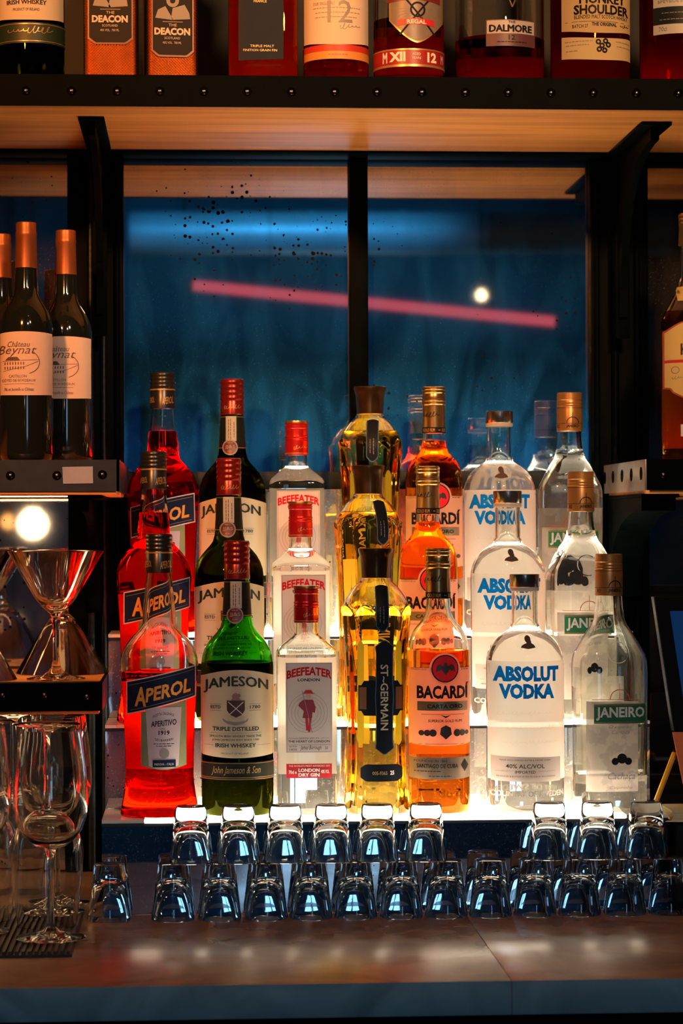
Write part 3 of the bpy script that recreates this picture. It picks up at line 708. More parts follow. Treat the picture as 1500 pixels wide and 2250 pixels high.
# ---------------------------------------------------------------- square gin
SQ = 5.5
KINDS['gin'] = Bottle(673, 3.06, YB, [(1290, 24, 2), (1368, 25, 2), (1390, 25.5, 2), (1396, 28, 2.2), (1404, 38, 2.8), (1414, 50, 3.6), (1424, 61, 4.8), (1431, 64.5, SQ), (1440, 65, SQ), (1765, 65, SQ), (1780, 63, SQ), (1785, 60, SQ)], n=64)
def b_gin(b, o, var):
    lv = 1436 if var == 'a' else 1394
    add(b.shell(lv, 1292), 'glass', M_CLEAR, o, fix=True); add(b.liquid(lv), 'liquid', L_CLEAR, o, fix=True)
    add(b.back(622, 724, 1448, 1702), 'back_label', BACKL, o)
    red = mat('cap_red', (0.50, 0.012, 0.010), 0.24, 0.45)
    c = add(b.cap([(1289.5, 26), (1290, 27.5), (1295, 27.5), (1296, 26)] + threads(1297, 1306, 27.5, 2, 1.2) + [(1307, 26.3), (1321, 26.3)] + threads(1322, 1334, 27.6, 2, 1.2) + [(1335, 27.5), (1368, 27.5), (1368.5, 26)]), 'cap', red, o)
    b2 = Bottle(673, 3.06, YB, [(1280, 27.6), (1370, 27.6)])
    add(b2.cap([(1287, 25), (1287.5, 27.6), (1290.5, 28), (1293, 27.8), (1293.4, 26)]), 'cap_rim', mat('cap_gold', (0.55, 0.36, 0.13), 0.3, 0.9), c)
    add(b2.band(1363, 1365, 0.0002), 'gilt_line', INKG, c)
    add(b2.scribble(664, 1345, 697, 1358, 1.0, 0.0003, 9, 5), 'signature', INKG, c)
    gl = sheet('label_gin', (0.60, 0.56, 0.58), 0.10, (0.75, 0.70, 0.68))
    l = add(b.patch(625, 726, lambda t: 1453, lambda t: 1648, 0.0004, 12, 3), 'label', gl, o)
    add(b.text([('BEEFEATER', 627, 1471, 725, 1489, dict(bold=.035, arch=9))], 0.0008), 'lettering', INKT, l)
    add(b.text([('LONDON', 651, 1487, 699, 1493.5, dict(bold=.03)), ('DISTILLED IN', 655, 1615, 696, 1618), ('THE HEART OF LONDON', 630, 1621, 720, 1626, dict(bold=.02)),
                ('ESTD', 633, 1633, 649, 1636), ('1820', 633, 1639, 649, 1643), ('James Burrough', 656, 1632, 702, 1644, dict(shear=.4)), ('20', 710, 1635, 716, 1641)], 0.0008), 'lettering', INK, l)
    m = MB()
    for r in (22, 29, 36, 43): b.disc(673, 1562, r, 0.0006, 30, mb=m, r_in=r - 0.7)
    for y in (1616.5, 1631): b.line(630, y, 652 if y < 1620 else 722, y, 0.8, 0.0006, m)
    b.line(700, 1616.5, 720, 1616.5, 0.8, 0.0006, m)
    for (xa, ya, xb, yb) in ((627.5, 1455, 723.5, 1455), (627.5, 1646, 723.5, 1646), (627.5, 1455, 627.5, 1646), (723.5, 1455, 723.5, 1646)): b.line(xa, ya, xb, yb, 0.8, 0.0006, m)
    add(m, 'rules', INKY, l)
    # small red-coated figure with a staff
    fg = add(b.poly([(663, 1533), (684, 1533), (690, 1550), (688, 1562), (683, 1560), (682, 1573), (661, 1573), (664, 1558), (652, 1546), (655, 1540)], 0.0009), 'figure', mat('ink_crimson', (0.30, 0.03, 0.05), 0.5), l)
    m = MB(); b.poly([(667, 1573), (673, 1573), (674, 1600), (669, 1600)], 0.0009, m); b.poly([(675, 1573), (681, 1573), (678, 1603), (673, 1603)], 0.0009, m)
    b.poly([(664, 1518), (668, 1512), (680, 1512), (684, 1518), (690, 1520), (659, 1520)], 0.0010, m); add(m, 'legs_and_hat', INKR, fg)
    add(b.disc(674, 1525, 6, 0.0009, 12), 'face', mat('ink_skin', (0.60, 0.40, 0.30), 0.5), fg)
    add(b.line(661, 1514, 682, 1604, 1.6, 0.0012, n=3), 'staff', INKY, fg)
    st = add(b.patch(626, 725, 1672, 1703, 0.0004, 12, 2), 'strength_strip', INKR, o)
    add(b.text([("THE WORLD'S MOST AWARDED GIN", 631, 1674.5, 720, 1678.5), ('LONDON', 652, 1682, 698, 1690, dict(bold=.04)), ('DRY GIN', 652, 1692, 698, 1700, dict(bold=.04)), ('70cl e', 631, 1686, 648, 1694, dict(bold=.03)), ('40% VOL', 701, 1685, 719, 1693, dict(bold=.03))], 0.0008), 'lettering', INKW, st)
# ---------------------------------------------------------------- fluted golden liqueur
KINDS['liqueur'] = Bottle(826, 3.06, YB, [(1275, 33), (1283, 38), (1292, 48), (1304, 58), (1318, 67), (1332, 73), (1345, 77), (1362, 78.5), (1400, 76), (1450, 72), (1500, 69.5), (1560, 67.5), (1640, 67), (1700, 68.5), (1745, 72), (1765, 74), (1780, 74), (1785, 71)], n=96)
def petal(a): return abs(math.cos(4 * a))
def b_liqueur(b, o, var):
    # body with eight rounded flutes ending in a scalloped lip under a smooth dome
    lv = 1347 if var == 'a' else 1307
    def lip(a): return 22 * petal(a) ** 0.8
    def solid(rows, loop):
        n = 96; vs = []; fs = []; idx = []
        for (y, w, fl, wt, off) in rows:
            if w <= 0:
                idx.append([len(vs)]); vs.append((0, 0, b.zpx(y))); continue
            row = []
            for j in range(n):
                a = 2 * PI * j / n
                r = w * (1 - fl * (1 - petal(a)) ** 1.0) * b.s - off
                z = b.zpx(y - wt * lip(a)); row.append(len(vs)); vs.append((r * math.cos(a + PI / 8), r * math.sin(a + PI / 8), z))
            idx.append(row)
        m = len(idx)
        for i in range(m if loop else m - 1):
            A, B = idx[i], idx[(i + 1) % m]
            for j in range(n):
                k = (j + 1) % n
                if len(A) == 1: fs.append((A[0], B[k], B[j]))
                elif len(B) == 1: fs.append((A[j], A[k], B[0]))
                else: fs.append((A[j], A[k], B[k], B[j]))
        return MB().add(vs, fs)
    FL = 0.11
    body = [(1785, 70, FL, 0, 0), (1778, 74, FL, 0, 0), (1760, 73.5, FL, 0, 0), (1740, 71.5, FL, 0, 0), (1700, 68.5, FL, 0, 0), (1640, 67, FL, 0, 0), (1560, 67.5, FL, 0, 0), (1500, 69.5, FL, 0, 0), (1450, 72, FL, 0, 0), (1410, 75, FL, .3, 0), (1380, 78, FL, .7, 0), (1364, 79, FL * .8, 1, 0)]
    lipr = [(1358, 78, FL * .6, 1, 0), (1355, 75, FL * .3, 1, 0)]
    dome = [(1347, 74, 0.0, .7, 0), (1336, 71.5, 0, .25, 0), (1326, 69.5, 0, 0, 0), (1314, 64, 0, 0, 0), (1302, 56, 0, 0, 0), (1292, 48, 0, 0, 0), (1284, 39, 0, 0, 0), (1278, 34, 0, 0, 0), (1272, 32, 0, 0, 0)]
    base = [(1778, 0, 0, 0, 0), (1780, 40, FL, 0, 0), (1784.5, 60, FL, 0, 0)]
    if var == 'a':
        add(solid(base + body + lipr + [(1356, 70, 0, .9, 0), (1352, 0, 0, 0, 0)], False), 'liquid', L_GOLD, o, fix=True)
        k = [(1354, 75, FL * .3, 1, 0)] + dome
        up = k + [(y, w, fl, wt, 0.0028) for (y, w, fl, wt, _) in k[::-1]]
        add(solid(up, True), 'glass', M_CLEAR, o, fix=True)
    else:
        add(solid(base + body + lipr + dome[:4] + [(1313, 0, 0, 0, 0)], False), 'liquid', L_GOLD, o, fix=True)
        k = [(1313.6, 63.8, 0, 0, 0)] + dome[4:]
        add(solid(k + [(y, w, fl, wt, 0.0028) for (y, w, fl, wt, _) in k[::-1]], True), 'glass', M_CLEAR, o, fix=True)
    for x in (786, 826, 866): add(b.back(x - 8, x + 8, 1418, 1640, 0.0008, 4), 'printed_strip', sheet('back_gold', (0.80, 0.66, 0.22), 0.65, clear=0.2), o)
    brz = mat('cap_bronze', (0.16, 0.095, 0.045), 0.28, 0.9, noise=0.25, nscale=60)
    cp = [(1208, 37), (1209, 38.5), (1216, 38), (1222, 36), (1228, 34.5), (1250, 32.5), (1273, 31), (1274, 29)]
    pr = [(w * b.s, b.zpx(y)) for y, w in cp]
    add(MB().lathe([(0, pr[0][1])] + pr + [(0, pr[-1][1])], 48, mul=lambda a, z: 1 - (0.045 * (1 - petal(a)) if z < b.zpx(1227) else 0)), 'cap', brz, o)
    dk = mat('label_blue_black', (0.006, 0.010, 0.016), 0.45, spec=0.12); bl = mat('label_edge_blue', (0.06, 0.115, 0.18), 0.45, spec=0.15)
    # hanging strap over the dome
    O = 0.0012
    st = add(b.patch(820, 849, lambda t: 1291 - 4 * math.sin(PI * t), lambda t: 1376 + 13 * math.sin(PI * t), O, 6, 10), 'strap_border', bl, o)
    add(b.patch(822, 847, lambda t: 1290 - 3 * math.sin(PI * t), lambda t: 1375 + 11 * math.sin(PI * t), O + 0.0004, 6, 10), 'strap', dk, st)
    add(b.text([('#', 828, 1335, 831, 1368, dict(rot=True)), ('#', 836, 1333, 839, 1370, dict(rot=True))], O + 0.0009), 'lettering', INKY, st)
    def cross(g, off):
        m = MB()
        v = [(820 - g, 1420), (829, 1413 - g), (839, 1408 - g), (849, 1413 - g), (858 + g, 1420), (856 + g, 1436), (856 + g, 1492), (858 + g, 1530), (856 + g, 1570), (856 + g, 1628), (858 + g, 1640), (849, 1646 + g), (839, 1652 + g), (829, 1646 + g), (820 - g, 1640), (822 - g, 1628), (822 - g, 1570), (820 - g, 1530), (822 - g, 1492), (822 - g, 1436)]
        L_ = [p for p in v]
        # split in rows so it follows the glass
        ys = [1408 - g, 1420, 1436, 1465, 1492, 1530, 1570, 1600, 1628, 1640, 1652 + g]
        hw = [3, 19 + g, 17 + g, 17 + g, 17 + g, 19 + g, 17 + g, 17 + g, 17 + g, 19 + g, 3]
        vs = []; fs = []
        for y, w in zip(ys, hw):
            for i in range(5): vs.append(b.on(839 - w + w * i / 2, y, off))
        for j in range(len(ys) - 1):
            for i in range(4): fs.append((j * 5 + i, j * 5 + 5 + i, j * 5 + 6 + i, j * 5 + 1 + i))
        return m.add(vs, fs)
    l = add(b.patch(783, 881, lambda t: 1494 + (10 if t < .12 or t > .88 else 0), lambda t: 1570 - (10 if t < .12 or t > .88 else 0), 0.0012, 16, 3), 'crossbar_label', dk, o)
    add(b.patch(785, 800, 1508, 1556, 0.0015, 4, 2), 'bronze_panel', mat('label_bronze', (0.13, 0.05, 0.022), 0.5), l); add(b.patch(864, 879, 1508, 1556, 0.0015, 4, 2), 'bronze_panel', mat('label_bronze', (0, 0, 0)), l)
    c1 = add(cross(2, 0.0018), 'name_label_border', bl, o); add(cross(0, 0.0022), 'name_label', dk, c1)
    add(b.text([('ST~GERMAIN', 830, 1459, 847, 1601, dict(rot=True, bold=.02))], 0.0027), 'lettering', mat('ink_cream', (0.52, 0.48, 0.36), 0.5), c1)
    # rotated text reads downwards
    k = add(b.patch(787, 879, lambda t: 1683 - 8 * min(1, 8 * min(t, 1 - t)), lambda t: 1704 + 8 * min(1, 8 * min(t, 1 - t)), 0.0012, 18, 2), 'foot_label', dk, o)
    add(b.text([('005-9365', 812, 1690, 845, 1698, dict(bold=.02))], 0.0016), 'lettering', INKG, k); add(b.text([('25', 851, 1689, 860, 1698, dict(bold=.03))], 0.0016), 'lettering', INKW, k)
    # green-gold printed strips seen on the flutes
    for x in (788, 871):
        add(b.patch(x - 7, x + 7, lambda t: 1418 - 12 * math.sin(PI * t), lambda t: 1625 + 10 * math.sin(PI * t), 0.0004, 4, 8), 'printed_strip', sheet('strip_green', (0.42, 0.40, 0.05), 0.7), o)
# ---------------------------------------------------------------- gold rum
KINDS['rum'] = Bottle(963, 3.06, YB, [(1212, 24), (1320, 25.5), (1340, 27), (1352, 29), (1364, 34), (1374, 42), (1384, 51), (1396, 58.5), (1410, 64), (1424, 66.5), (1440, 67.5), (1765, 67.5), (1780, 65), (1785, 60)])
PEACH = sheet('label_peach', (0.80, 0.56, 0.40), 0.4, (0.85, 0.52, 0.30))
def b_rum(b, o, var):
    lv = 1432 if var == 'a' else 1338
    add(b.shell(lv, 1214), 'glass', M_CLEAR, o, fix=True); add(b.liquid(lv), 'liquid', L_RUM, o, fix=True)
    add(b.back(915, 1011, 1475, 1662), 'back_label', BACKL, o)
    gd = mat('cap_brass', (0.50, 0.30, 0.11), 0.27, 0.9, noise=0.15)
    c = add(b.cap([(1210, 25), (1211, 27)] + threads(1212, 1227, 28, 2, 1.6) + [(1228, 27), (1238, 27)] + threads(1239, 1254, 28.4, 2, 1.6) + [(1256, 26.5), (1320, 27), (1320.5, 25.5)]), 'cap', gd, o)
    b2 = Bottle(963, 3.06, YB, [(1210, 27), (1325, 27)])
    kb = add(b2.band(1306, 1320, 0.0003), 'cap_band', INK, c)
    add(b2.text([('GOLD RUM', 938, 1309, 966, 1317, dict(bold=.02)), ('-', 974, 1312, 979, 1314), ('GOLD', 982, 1309, 989, 1317, dict(bold=.02))], 0.0007), 'lettering', INKG, c)
    add(b2.scribble(938, 1270, 975, 1286, 1.0, 0.0004, 12, 5), 'signature', INK, c)
    l = add(b.patch(896.5, 1030, 1468, lambda t: 1637 - 4 * (2 * t - 1) ** 2, 0.0005, 26), 'label', PEACH, o)
    m = MB(); b.disc(971, 1470, 34, 0.0005, 30, mb=m); add(m, 'label_crown', PEACH, l)
    e = add(b.disc(971, 1470, 30, 0.0009, 30), 'emblem_ring', INK, l); add(b.disc(971, 1470, 27.5, 0.0011, 30), 'emblem_disc', mat('emblem_red', (0.80, 0.015, 0.025), 0.45, spec=0.2), e)
    bat = MB()
    for sx in (-1, 1):
        P = lambda x, y: (972 + sx * x * .92, 1470 + (y - 1470) * .82)
        b.poly([P(0, 1462), P(8, 1463), P(14, 1458), P(20, 1462), P(23, 1471), P(22, 1480), P(18, 1474), P(14, 1476), P(10, 1472), P(5, 1480), P(0, 1486)][::(1 if sx > 0 else -1)], 0.0014, bat)
    b.disc(972, 1461, 4, 0.0015, 10, mb=bat)
    add(bat, 'bat', mat('emblem_dark', (0.05, 0.035, 0.03), 0.4), e)
    add(b.text([('BACARDÍ', 911, 1500, 1025, 1535, dict(bold=.04)), ('SUPERIOR GOLD RUM', 934, 1580, 1008, 1586, dict(bold=.02)), ('FOUNDED IN CUBA 1862', 900, 1471, 932, 1473.5), ('#', 1007, 1471, 1026, 1473)], 0.0009), 'lettering', INK, l)
    br = add(b.patch(912, 1022, 1541, 1561, 0.0008, 12, 1), 'name_bar', mat('label_bronze_foil', (0.30, 0.22, 0.13), 0.35, 0.7), l)
    add(b.text([('CARTA ORO', 932, 1547, 1010, 1556, dict(bold=.02))], 0.0012), 'lettering', INK, br)
    m = MB()
    for y in (1468.5, 1633): b.line(900, y, 936 if y < 1500 else 1027, y, 0.7, 0.0008, m)
    b.line(1006, 1468.5, 1027, 1468.5, 0.7, 0.0008, m); b.line(920, 1569, 1014, 1569, 0.8, 0.0008, m)
    b.poly([(960, 1570), (972, 1577), (984, 1570), (972, 1573)], 0.0008, m); add(m, 'rules', INK, l)
    m = MB()
    for x, r in ((920, 6), (932, 7), (944, 8), (997, 8), (1009, 7), (1020, 5)): b.disc(x, 1609, r, 0.0009, 14, mb=m)
    b.poly([(961, 1598), (972, 1592), (983, 1598), (985, 1612), (972, 1623), (959, 1612)], 0.0011, m); add(m, 'medals', mat('ink_bronze', (0.055, 0.045, 0.04), 0.35, 0.5), l)
    k = add(b.patch(897, 1030, 1662, lambda t: 1710 - 3 * (2 * t - 1) ** 2, 0.0005, 24), 'lower_strip', mat('label_pewter', (0.34, 0.25, 0.18), 0.33, 0.6, noise=0.2), o)
    add(b.text([('FOUNDED IN 1862', 905, 1667, 975, 1672), ('SANTIAGO DE CUBA', 910, 1676, 999, 1685, dict(bold=.02)), ('#', 905, 1690, 960, 1694), ('#', 935, 1701, 985, 1704)], 0.0009), 'lettering', INK, k)
    m = MB(); b.poly([(1015, 1666), (1024, 1680), (1015, 1694), (1006, 1680)], 0.0009, m); add(m, 'diamond', INK, k)
    add(b.text([('·1862·', 933, 1727, 1009, 1750, dict(bold=.03))], 0.0004), 'embossing', M_CLEAR, o)
# ---------------------------------------------------------------- vodka
KINDS['vodka'] = Bottle(1152.5, 3.06, YB, [(1272, 28), (1300, 30), (1307, 28.5), (1340, 28.5), (1376, 29), (1380, 31.5), (1388, 32.5), (1391, 36), (1396, 44), (1403, 55), (1412, 65), (1424, 74), (1438, 80.5), (1452, 84), (1465, 84.5), (1765, 84.5), (1780, 82), (1785, 76)], n=48)
FROST = sheet('white_print', (0.88, 0.85, 0.80), 0.62, (1.0, 0.96, 0.90), clear=0.06)
def b_vodka(b, o, var):
    add(b.shell(1384, 1274), 'glass', M_CLEAR, o, fix=True); add(b.liquid(1384), 'liquid', L_CLEAR, o, fix=True)
    add(b.cap([(1270, 31), (1271, 32.5), (1297, 32.8), (1298, 32)]), 'cap', mat('cap_silver', (0.34, 0.33, 0.34), 0.22, 0.95, noise=0.15, stretch=(4, 4, 1)), o)
    add(b.cap([(1298.3, 31), (1299, 32), (1306, 32), (1307, 29)]), 'neck_ring', sheet('ring_clear', (0.8, 0.72, 0.6), 0.5), o)
    l = add(b.patch(1068.5, 1236.5, 1456, 1712, 0.0004, 30, 6), 'printed_panel', FROST, o)
    add(b.text([('ABSOLUT', 1077, 1466, 1218, 1500, dict(bold=.06)), ('VODKA', 1088, 1504, 1207, 1537, dict(bold=.06))], 0.0010), 'lettering', INKB, l)
    m = MB()
    for i, (x0, x1) in enumerate(((1085, 1205), (1095, 1210), (1090, 1215))): b.scribble(x0, 1563 + 31 * i, x1, 1574 + 31 * i, 0.9, 0.0008, 20 + i, 13, m)
    add(m, 'script_lines', sheet('ink_pale', (0.76, 0.71, 0.65), 0.62, (0.9, 0.83, 0.72)), l)
    g = add(b.patch(1073, 1222, lambda t: 1660 + 3 * t, lambda t: 1714 + 1 * t, 0.0009, 20, 2), 'grey_label', sheet('label_grey_pale', (0.50, 0.45, 0.44), 0.35, (0.5, 0.44, 0.42)), l)
    add(b.text([('MADE WITH SWEDISH WATER & WINTER WHEAT', 1089, 1667, 1199, 1670), ('40% ALC/VOL', 1101, 1677, 1184, 1686, dict(bold=.01)), ('IMPORTED', 1120, 1691, 1164, 1697, dict(bold=.01)), ('PRODUCED & BOTTLED IN THE VILLAGE OF AHUS SWEDEN', 1083, 1702, 1208, 1705)], 0.0013), 'lettering', INK, g)
    m = MB(); b.scribble(1079, 1690, 1113, 1695, 0.7, 0.0013, 31, 7, m); b.scribble(1168, 1690, 1206, 1695, 0.7, 0.0013, 32, 7, m); add(m, 'signature', INKY, g)
    md = add(b.disc(1150, 1417, 25, 0.0004, 26, ry=19), 'medallion', sheet('medal_pale', (0.80, 0.75, 0.68), 0.5, clear=0.72), o)
    bust = MB(); b.disc(1150, 1409, 6.5, 0.0008, 14, ry=8, mb=bust); b.disc(1152, 1415, 5.5, 0.0008, 12, mb=bust); b.poly([(1134, 1427), (1137, 1422), (1145, 1418), (1157, 1417), (1163, 1421), (1166, 1427), (1150, 1430)], 0.0008, bust)
    add(bust, 'bust', mat('ink_brown', (0.11, 0.065, 0.045), 0.6, noise=0.5, nscale=600), md)
    add(b.text([('COUNTRY OF SWEDEN', 1071, 1735, 1231, 1747, dict(bold=.04))], 0.0004), 'embossing', mat('emboss_bright', (0.75, 0.72, 0.65), 0.15, 0.6), o)
# ---------------------------------------------------------------- cachaca
KINDS['cachaca'] = Bottle(1338, 3.06, YB, [(1232, 27, 2), (1322, 28, 2), (1345, 29.5, 2.2), (1370, 32.5, 2.5), (1385, 38, 2.8), (1398, 47, 3.2), (1415, 56, 3.6), (1432, 64, 4), (1447, 71, 4.5), (1458, 74, 4.5), (1480, 75, 4.5), (1540, 75, 4.5), (1640, 73.5, 4.5), (1730, 72.5, 4.5), (1770, 72, 4.5), (1785, 68, 4.5)], n=64)
def b_cachaca(b, o, var):
    lv = 1706 if var == 'a' else 1362
    add(b.shell(lv, 1234, 0.0032), 'glass', M_CLEAR, o, fix=True); add(b.liquid(lv), 'liquid', L_CLEAR, o, fix=True)
    add(b.back(1285, 1391, 1500, 1735), 'back_label', sheet('back_picture', (0.78, 0.70, 0.60), 0.6, clear=0.3, pattern=(40, (0.60, 0.54, 0.46))), o)
    og = mat('cap_ochre', (0.42, 0.20, 0.055), 0.33, 0.5, noise=0.1)
    c = add(b.cap([(1229, 28), (1230, 29.5), (1246, 30), (1247, 29.2)] + threads(1250, 1262, 30, 2, .7) + [(1264, 30), (1319, 30.2), (1320, 29)]), 'cap', og, o)
    b2 = Bottle(1338, 3.06, YB, [(1225, 30), (1325, 30)])
    m = MB(); b2.disc(1344, 1301, 15, 0.0006, 16, mb=m, a0=0, a1=PI, r_in=13.2); b2.line(1344, 1301, 1344, 1277, 1.2, 0.0006, m, 2)
    add(m, 'sun_arch', INK, c); add(b2.text([('JANEIRO', 1329, 1304, 1358, 1313, dict(bold=.03)), ('RO', 1309, 1304, 1314, 1313, dict(bold=.02))], 0.0006), 'lettering', INK, c)
    for y in (1265, 1301.5): add(b2.band(y, y + 0.9, 0.0003), 'black_line', INK, c)
    pic = sheet('label_picture', (0.74, 0.66, 0.60), 0.55, pattern=(46, (0.60, 0.53, 0.50)), clear=0.12)
    l = add(b.patch(1270, 1381, lambda t: 1545, lambda t: 1739, 0.0005, 16, 3), 'picture_label', pic, o)
    g = add(b.patch(1284, 1400, 1550, 1593, 0.0010, 12, 1), 'name_label', mat('label_green', (0.012, 0.16, 0.055), 0.45, noise=0.15), o)
    m = MB()
    for y, w in ((1551, 2.2), (1554, .8), (1589.5, .8), (1592, 1.6)): b.line(1284, y, 1400, y, w, 0.0013, m)
    add(m, 'rules', INKG, g)
    add(b.text([('JANEIRO', 1288, 1557, 1396, 1586, dict(bold=.03))], 0.0015), 'lettering', INKW, g)
    m = MB(); b.disc(1340, 1541, 22, 0.0008, 18, mb=m, a0=0, a1=PI, r_in=20.2); b.line(1340, 1541, 1340, 1507, 1.3, 0.0008, m, 2); b.line(1280, 1541, 1385, 1541, 1.0, 0.0008, m); add(m, 'sun_arch', mat('ink_vermilion', (0.62, 0.075, 0.015), 0.5), o)
    add(b.text([('O espirito', 1316, 1596, 1366, 1605, dict(shear=.3)), ('Carioca', 1322, 1607, 1362, 1615, dict(shear=.3)), ('Cachaça', 1314, 1698, 1374, 1716, dict(shear=.35)), ('Caipirinha', 1318, 1727, 1368, 1735, dict(shear=.3))], 0.0010), 'lettering', INKY, l)
    m = MB(); b.disc(1345, 1668, 11, 0.0010, 16, mb=m); b.disc(1330, 1674, 8, 0.0010, 14, mb=m); b.disc(1359, 1674, 8, 0.0010, 14, mb=m); add(m, 'emblem', INK, l)
    m = MB(); b.disc(1338, 1440, 24, 0.0004, 22, mb=m, r_in=22); add(m, 'embossing', M_CLEAR, o); 

BUILD = dict(aperitif=b_aperitif, whiskey=b_whiskey, gin=b_gin, liqueur=b_liqueur, rum=b_rum, vodka=b_vodka, cachaca=b_cachaca)
NAMES = dict(aperitif='aperitif_bottle', whiskey='whiskey_bottle', gin='gin_bottle', liqueur='liqueur_bottle', rum='rum_bottle', vodka='vodka_bottle', cachaca='cachaca_bottle')
DESC = {
    'aperitif': ('red aperitif bottle with slanted navy label and empty clear shoulder on the lowest lit step', 'red aperitif bottle with black cap on the middle lit step', 'red aperitif bottle with black cap on the top lit step, against the mirror'),
    'whiskey': ('green whiskey bottle with cream label and clear green shoulder on the lowest lit step', 'green whiskey bottle with maroon cap on the middle lit step', 'green whiskey bottle with maroon cap on the top lit step, against the mirror'),
    'gin': ('square clear gin bottle with grey-pink label fully seen on the lowest lit step', 'square clear gin bottle with red cap on the middle lit step', 'square clear gin bottle with red cap on the top lit step, against the mirror'),
    'liqueur': ('fluted golden liqueur bottle with dark cross-shaped label, on the lowest lit step', 'fluted golden liqueur bottle with bronze cap on the middle lit step', 'fluted golden liqueur bottle with bronze cap on the top lit step, against the mirror'),
    'rum': ('gold rum bottle with round red bat emblem fully seen, on the lowest lit step', 'gold rum bottle with brass cap on the middle lit step', 'gold rum bottle with brass cap on the top lit step, against the mirror'),
    'vodka': ('clear vodka bottle with whole blue lettering and grey strip, on the lowest lit step', 'clear vodka bottle with blue lettering and silver cap on the middle lit step', 'clear vodka bottle with blue lettering and silver cap on the top lit step'),
    'cachaca': ('nearly empty cachaca bottle with green name label, on the lowest lit step', 'full cachaca bottle with ochre cap on the middle lit step', 'full cachaca bottle with ochre cap on the top lit step, against the mirror'),
}
POS = {'aperitif': (350, 339, 359), 'whiskey': (521, 504, 512), 'gin': (673, 661, 653), 'liqueur': (826, 810, 815), 'rum': (963, 941, 955), 'vodka': (1152.5, 1116, 1098.5), 'cachaca': (1338, 1277, 1253)}
ROT = {'aperitif': (0.0, 0.06, -0.12), 'whiskey': (0, 0.05, -0.03), 'gin': (0, 0.02, -0.02), 'liqueur': (0, 0.25, -0.12), 'rum': (0, -0.05, -0.12), 'vodka': (0, 0.02, -0.03), 'cachaca': (0.10, 0.06, -0.10)}
DY = {('liqueur', 1): -0.013, ('rum', 1): 0.019}
for k in BUILD:
    for i in range(3):
        place(k, BUILD[k], POS[k][i], 3.06 + 0.12 * i + DY.get((k, i), 0), Z_T[i] + 0.0002, ROT[k][i], DESC[k][i], 'bottle', NAMES[k], 'bottles on the lit steps', 'a' if i == 0 or k == 'vodka' else 'b')
# ================================================================== TOP SHELF BOTTLES (cut by the picture's upper edge)
ZT_ = ZB + 0.0318
YT = 3.085
def yb_at(px, z, Y):      # pixel row of height z at plane Y under px
    lo, hi = -2000.0, 4000.0
    for _ in range(50):
        m = (lo + hi) / 2
        if at(px, m, Y).z > z: lo = m
        else: hi = m
    return (lo + hi) / 2
def top_bottle(name, label, cx, hw, body_top, neck_hw, cap_top, liq, glass_m, liq_m, deco, cap_m, p=2.0, level=None, depth=1.0, Y=YT, z=None, rz=0.0, group='bottles on the long shelf', shoulder=70, neck=60):
    z = ZT_ if z is None else z
    yb = yb_at(cx, z, Y)
    pr = [(cap_top + 2, neck_hw - 2, 2), (body_top - shoulder, neck_hw, 2), (body_top - shoulder * .7, neck_hw + (hw - neck_hw) * .18, 2 + (p - 2) * .3), (body_top - shoulder * .45, neck_hw + (hw - neck_hw) * .5, 2 + (p - 2) * .6),
          (body_top - shoulder * .2, neck_hw + (hw - neck_hw) * .84, p), (body_top, hw, p), (yb - 20, hw, p), (yb - 6, hw * .975, p), (yb, hw * .92, p)]
    b = Bottle(cx, Y, yb, pr, n=40 if p == 2 else 56)
    o = thing(name, label, 'bottle', (at(cx, yb, Y).x, Y, z + 0.0002), rz, group)
    lv = level if level is not None else body_top - shoulder * .9
    add(b.shell(lv, cap_top + 4), 'glass', glass_m, o, fix=True); add(b.liquid(lv), 'liquid', liq_m, o, fix=True)
    ch = neck
    add(b.cap([(cap_top, neck_hw - 1), (cap_top + 2, neck_hw + 2)] + threads(cap_top + 3, cap_top + ch * .4, neck_hw + 2.5, 3, 1.2) + [(cap_top + ch, neck_hw + 2.5), (cap_top + ch, neck_hw)]), 'cap', cap_m, o)
    add(b.back(cx - hw * .7, cx + hw * .7, max(body_top, lv) + 20, yb - 30), 'back_label', BACKL, o)  # on these bottles a white sheet added so the liquid glows from behind
    deco(b, o)
    return o
PAPER = sheet('label_offwhite', (0.72, 0.66, 0.55), 0.2)
DGREEN = mat('label_dark_green', (0.015, 0.035, 0.022), 0.5, noise=0.2)
BLKCAP = mat('cap_black', (0, 0, 0)); GOLDCAP = mat('cap_brass', (0, 0, 0))
def d1(b, o):
    l = add(b.patch(-4, 141, lambda t: -60, lambda t: 58 - 6 * (2 * t - 1) ** 2, 0.0005, 24), 'label', PAPER, o)
    add(b.text([('JAMESON', 2, -45, 136, -18, dict(bold=.03)), ('SMOOTH IRISH WHISKEY MADE THE', 12, -8, 124, -2), ('JOHN JAMESON WAY SINCE 1780', 16, 3, 118, 9), ('IRISH WHISKEY', 20, 14, 107, 24, dict(bold=.03)), ('PRODUCT OF IRELAND', 34, 32, 92, 38)], 0.0009), 'lettering', INK, l)
    k = add(b.band(63, 108, 0.0006), 'lower_band', DGREEN, o)
    for y in (66, 103): add(b.band(y, y + 1.2, 0.0009), 'gilt_line', INKG, k)
    add(b.scribble(20, 72, 118, 92, 1.1, 0.001, 41, 9), 'signature', INKG, k)
top_bottle('whiskey_bottle', 'dark green whiskey bottle with cream label, leftmost on the long upper shelf', 68, 74, -90, 28, -430, 0, M_GREEN, L_GRN, d1, mat('cap_maroon', (0, 0, 0)))
COPPER = mat('copper_scales', (0.75, 0.36, 0.15), 0.24, 0.9, noise=0.15)
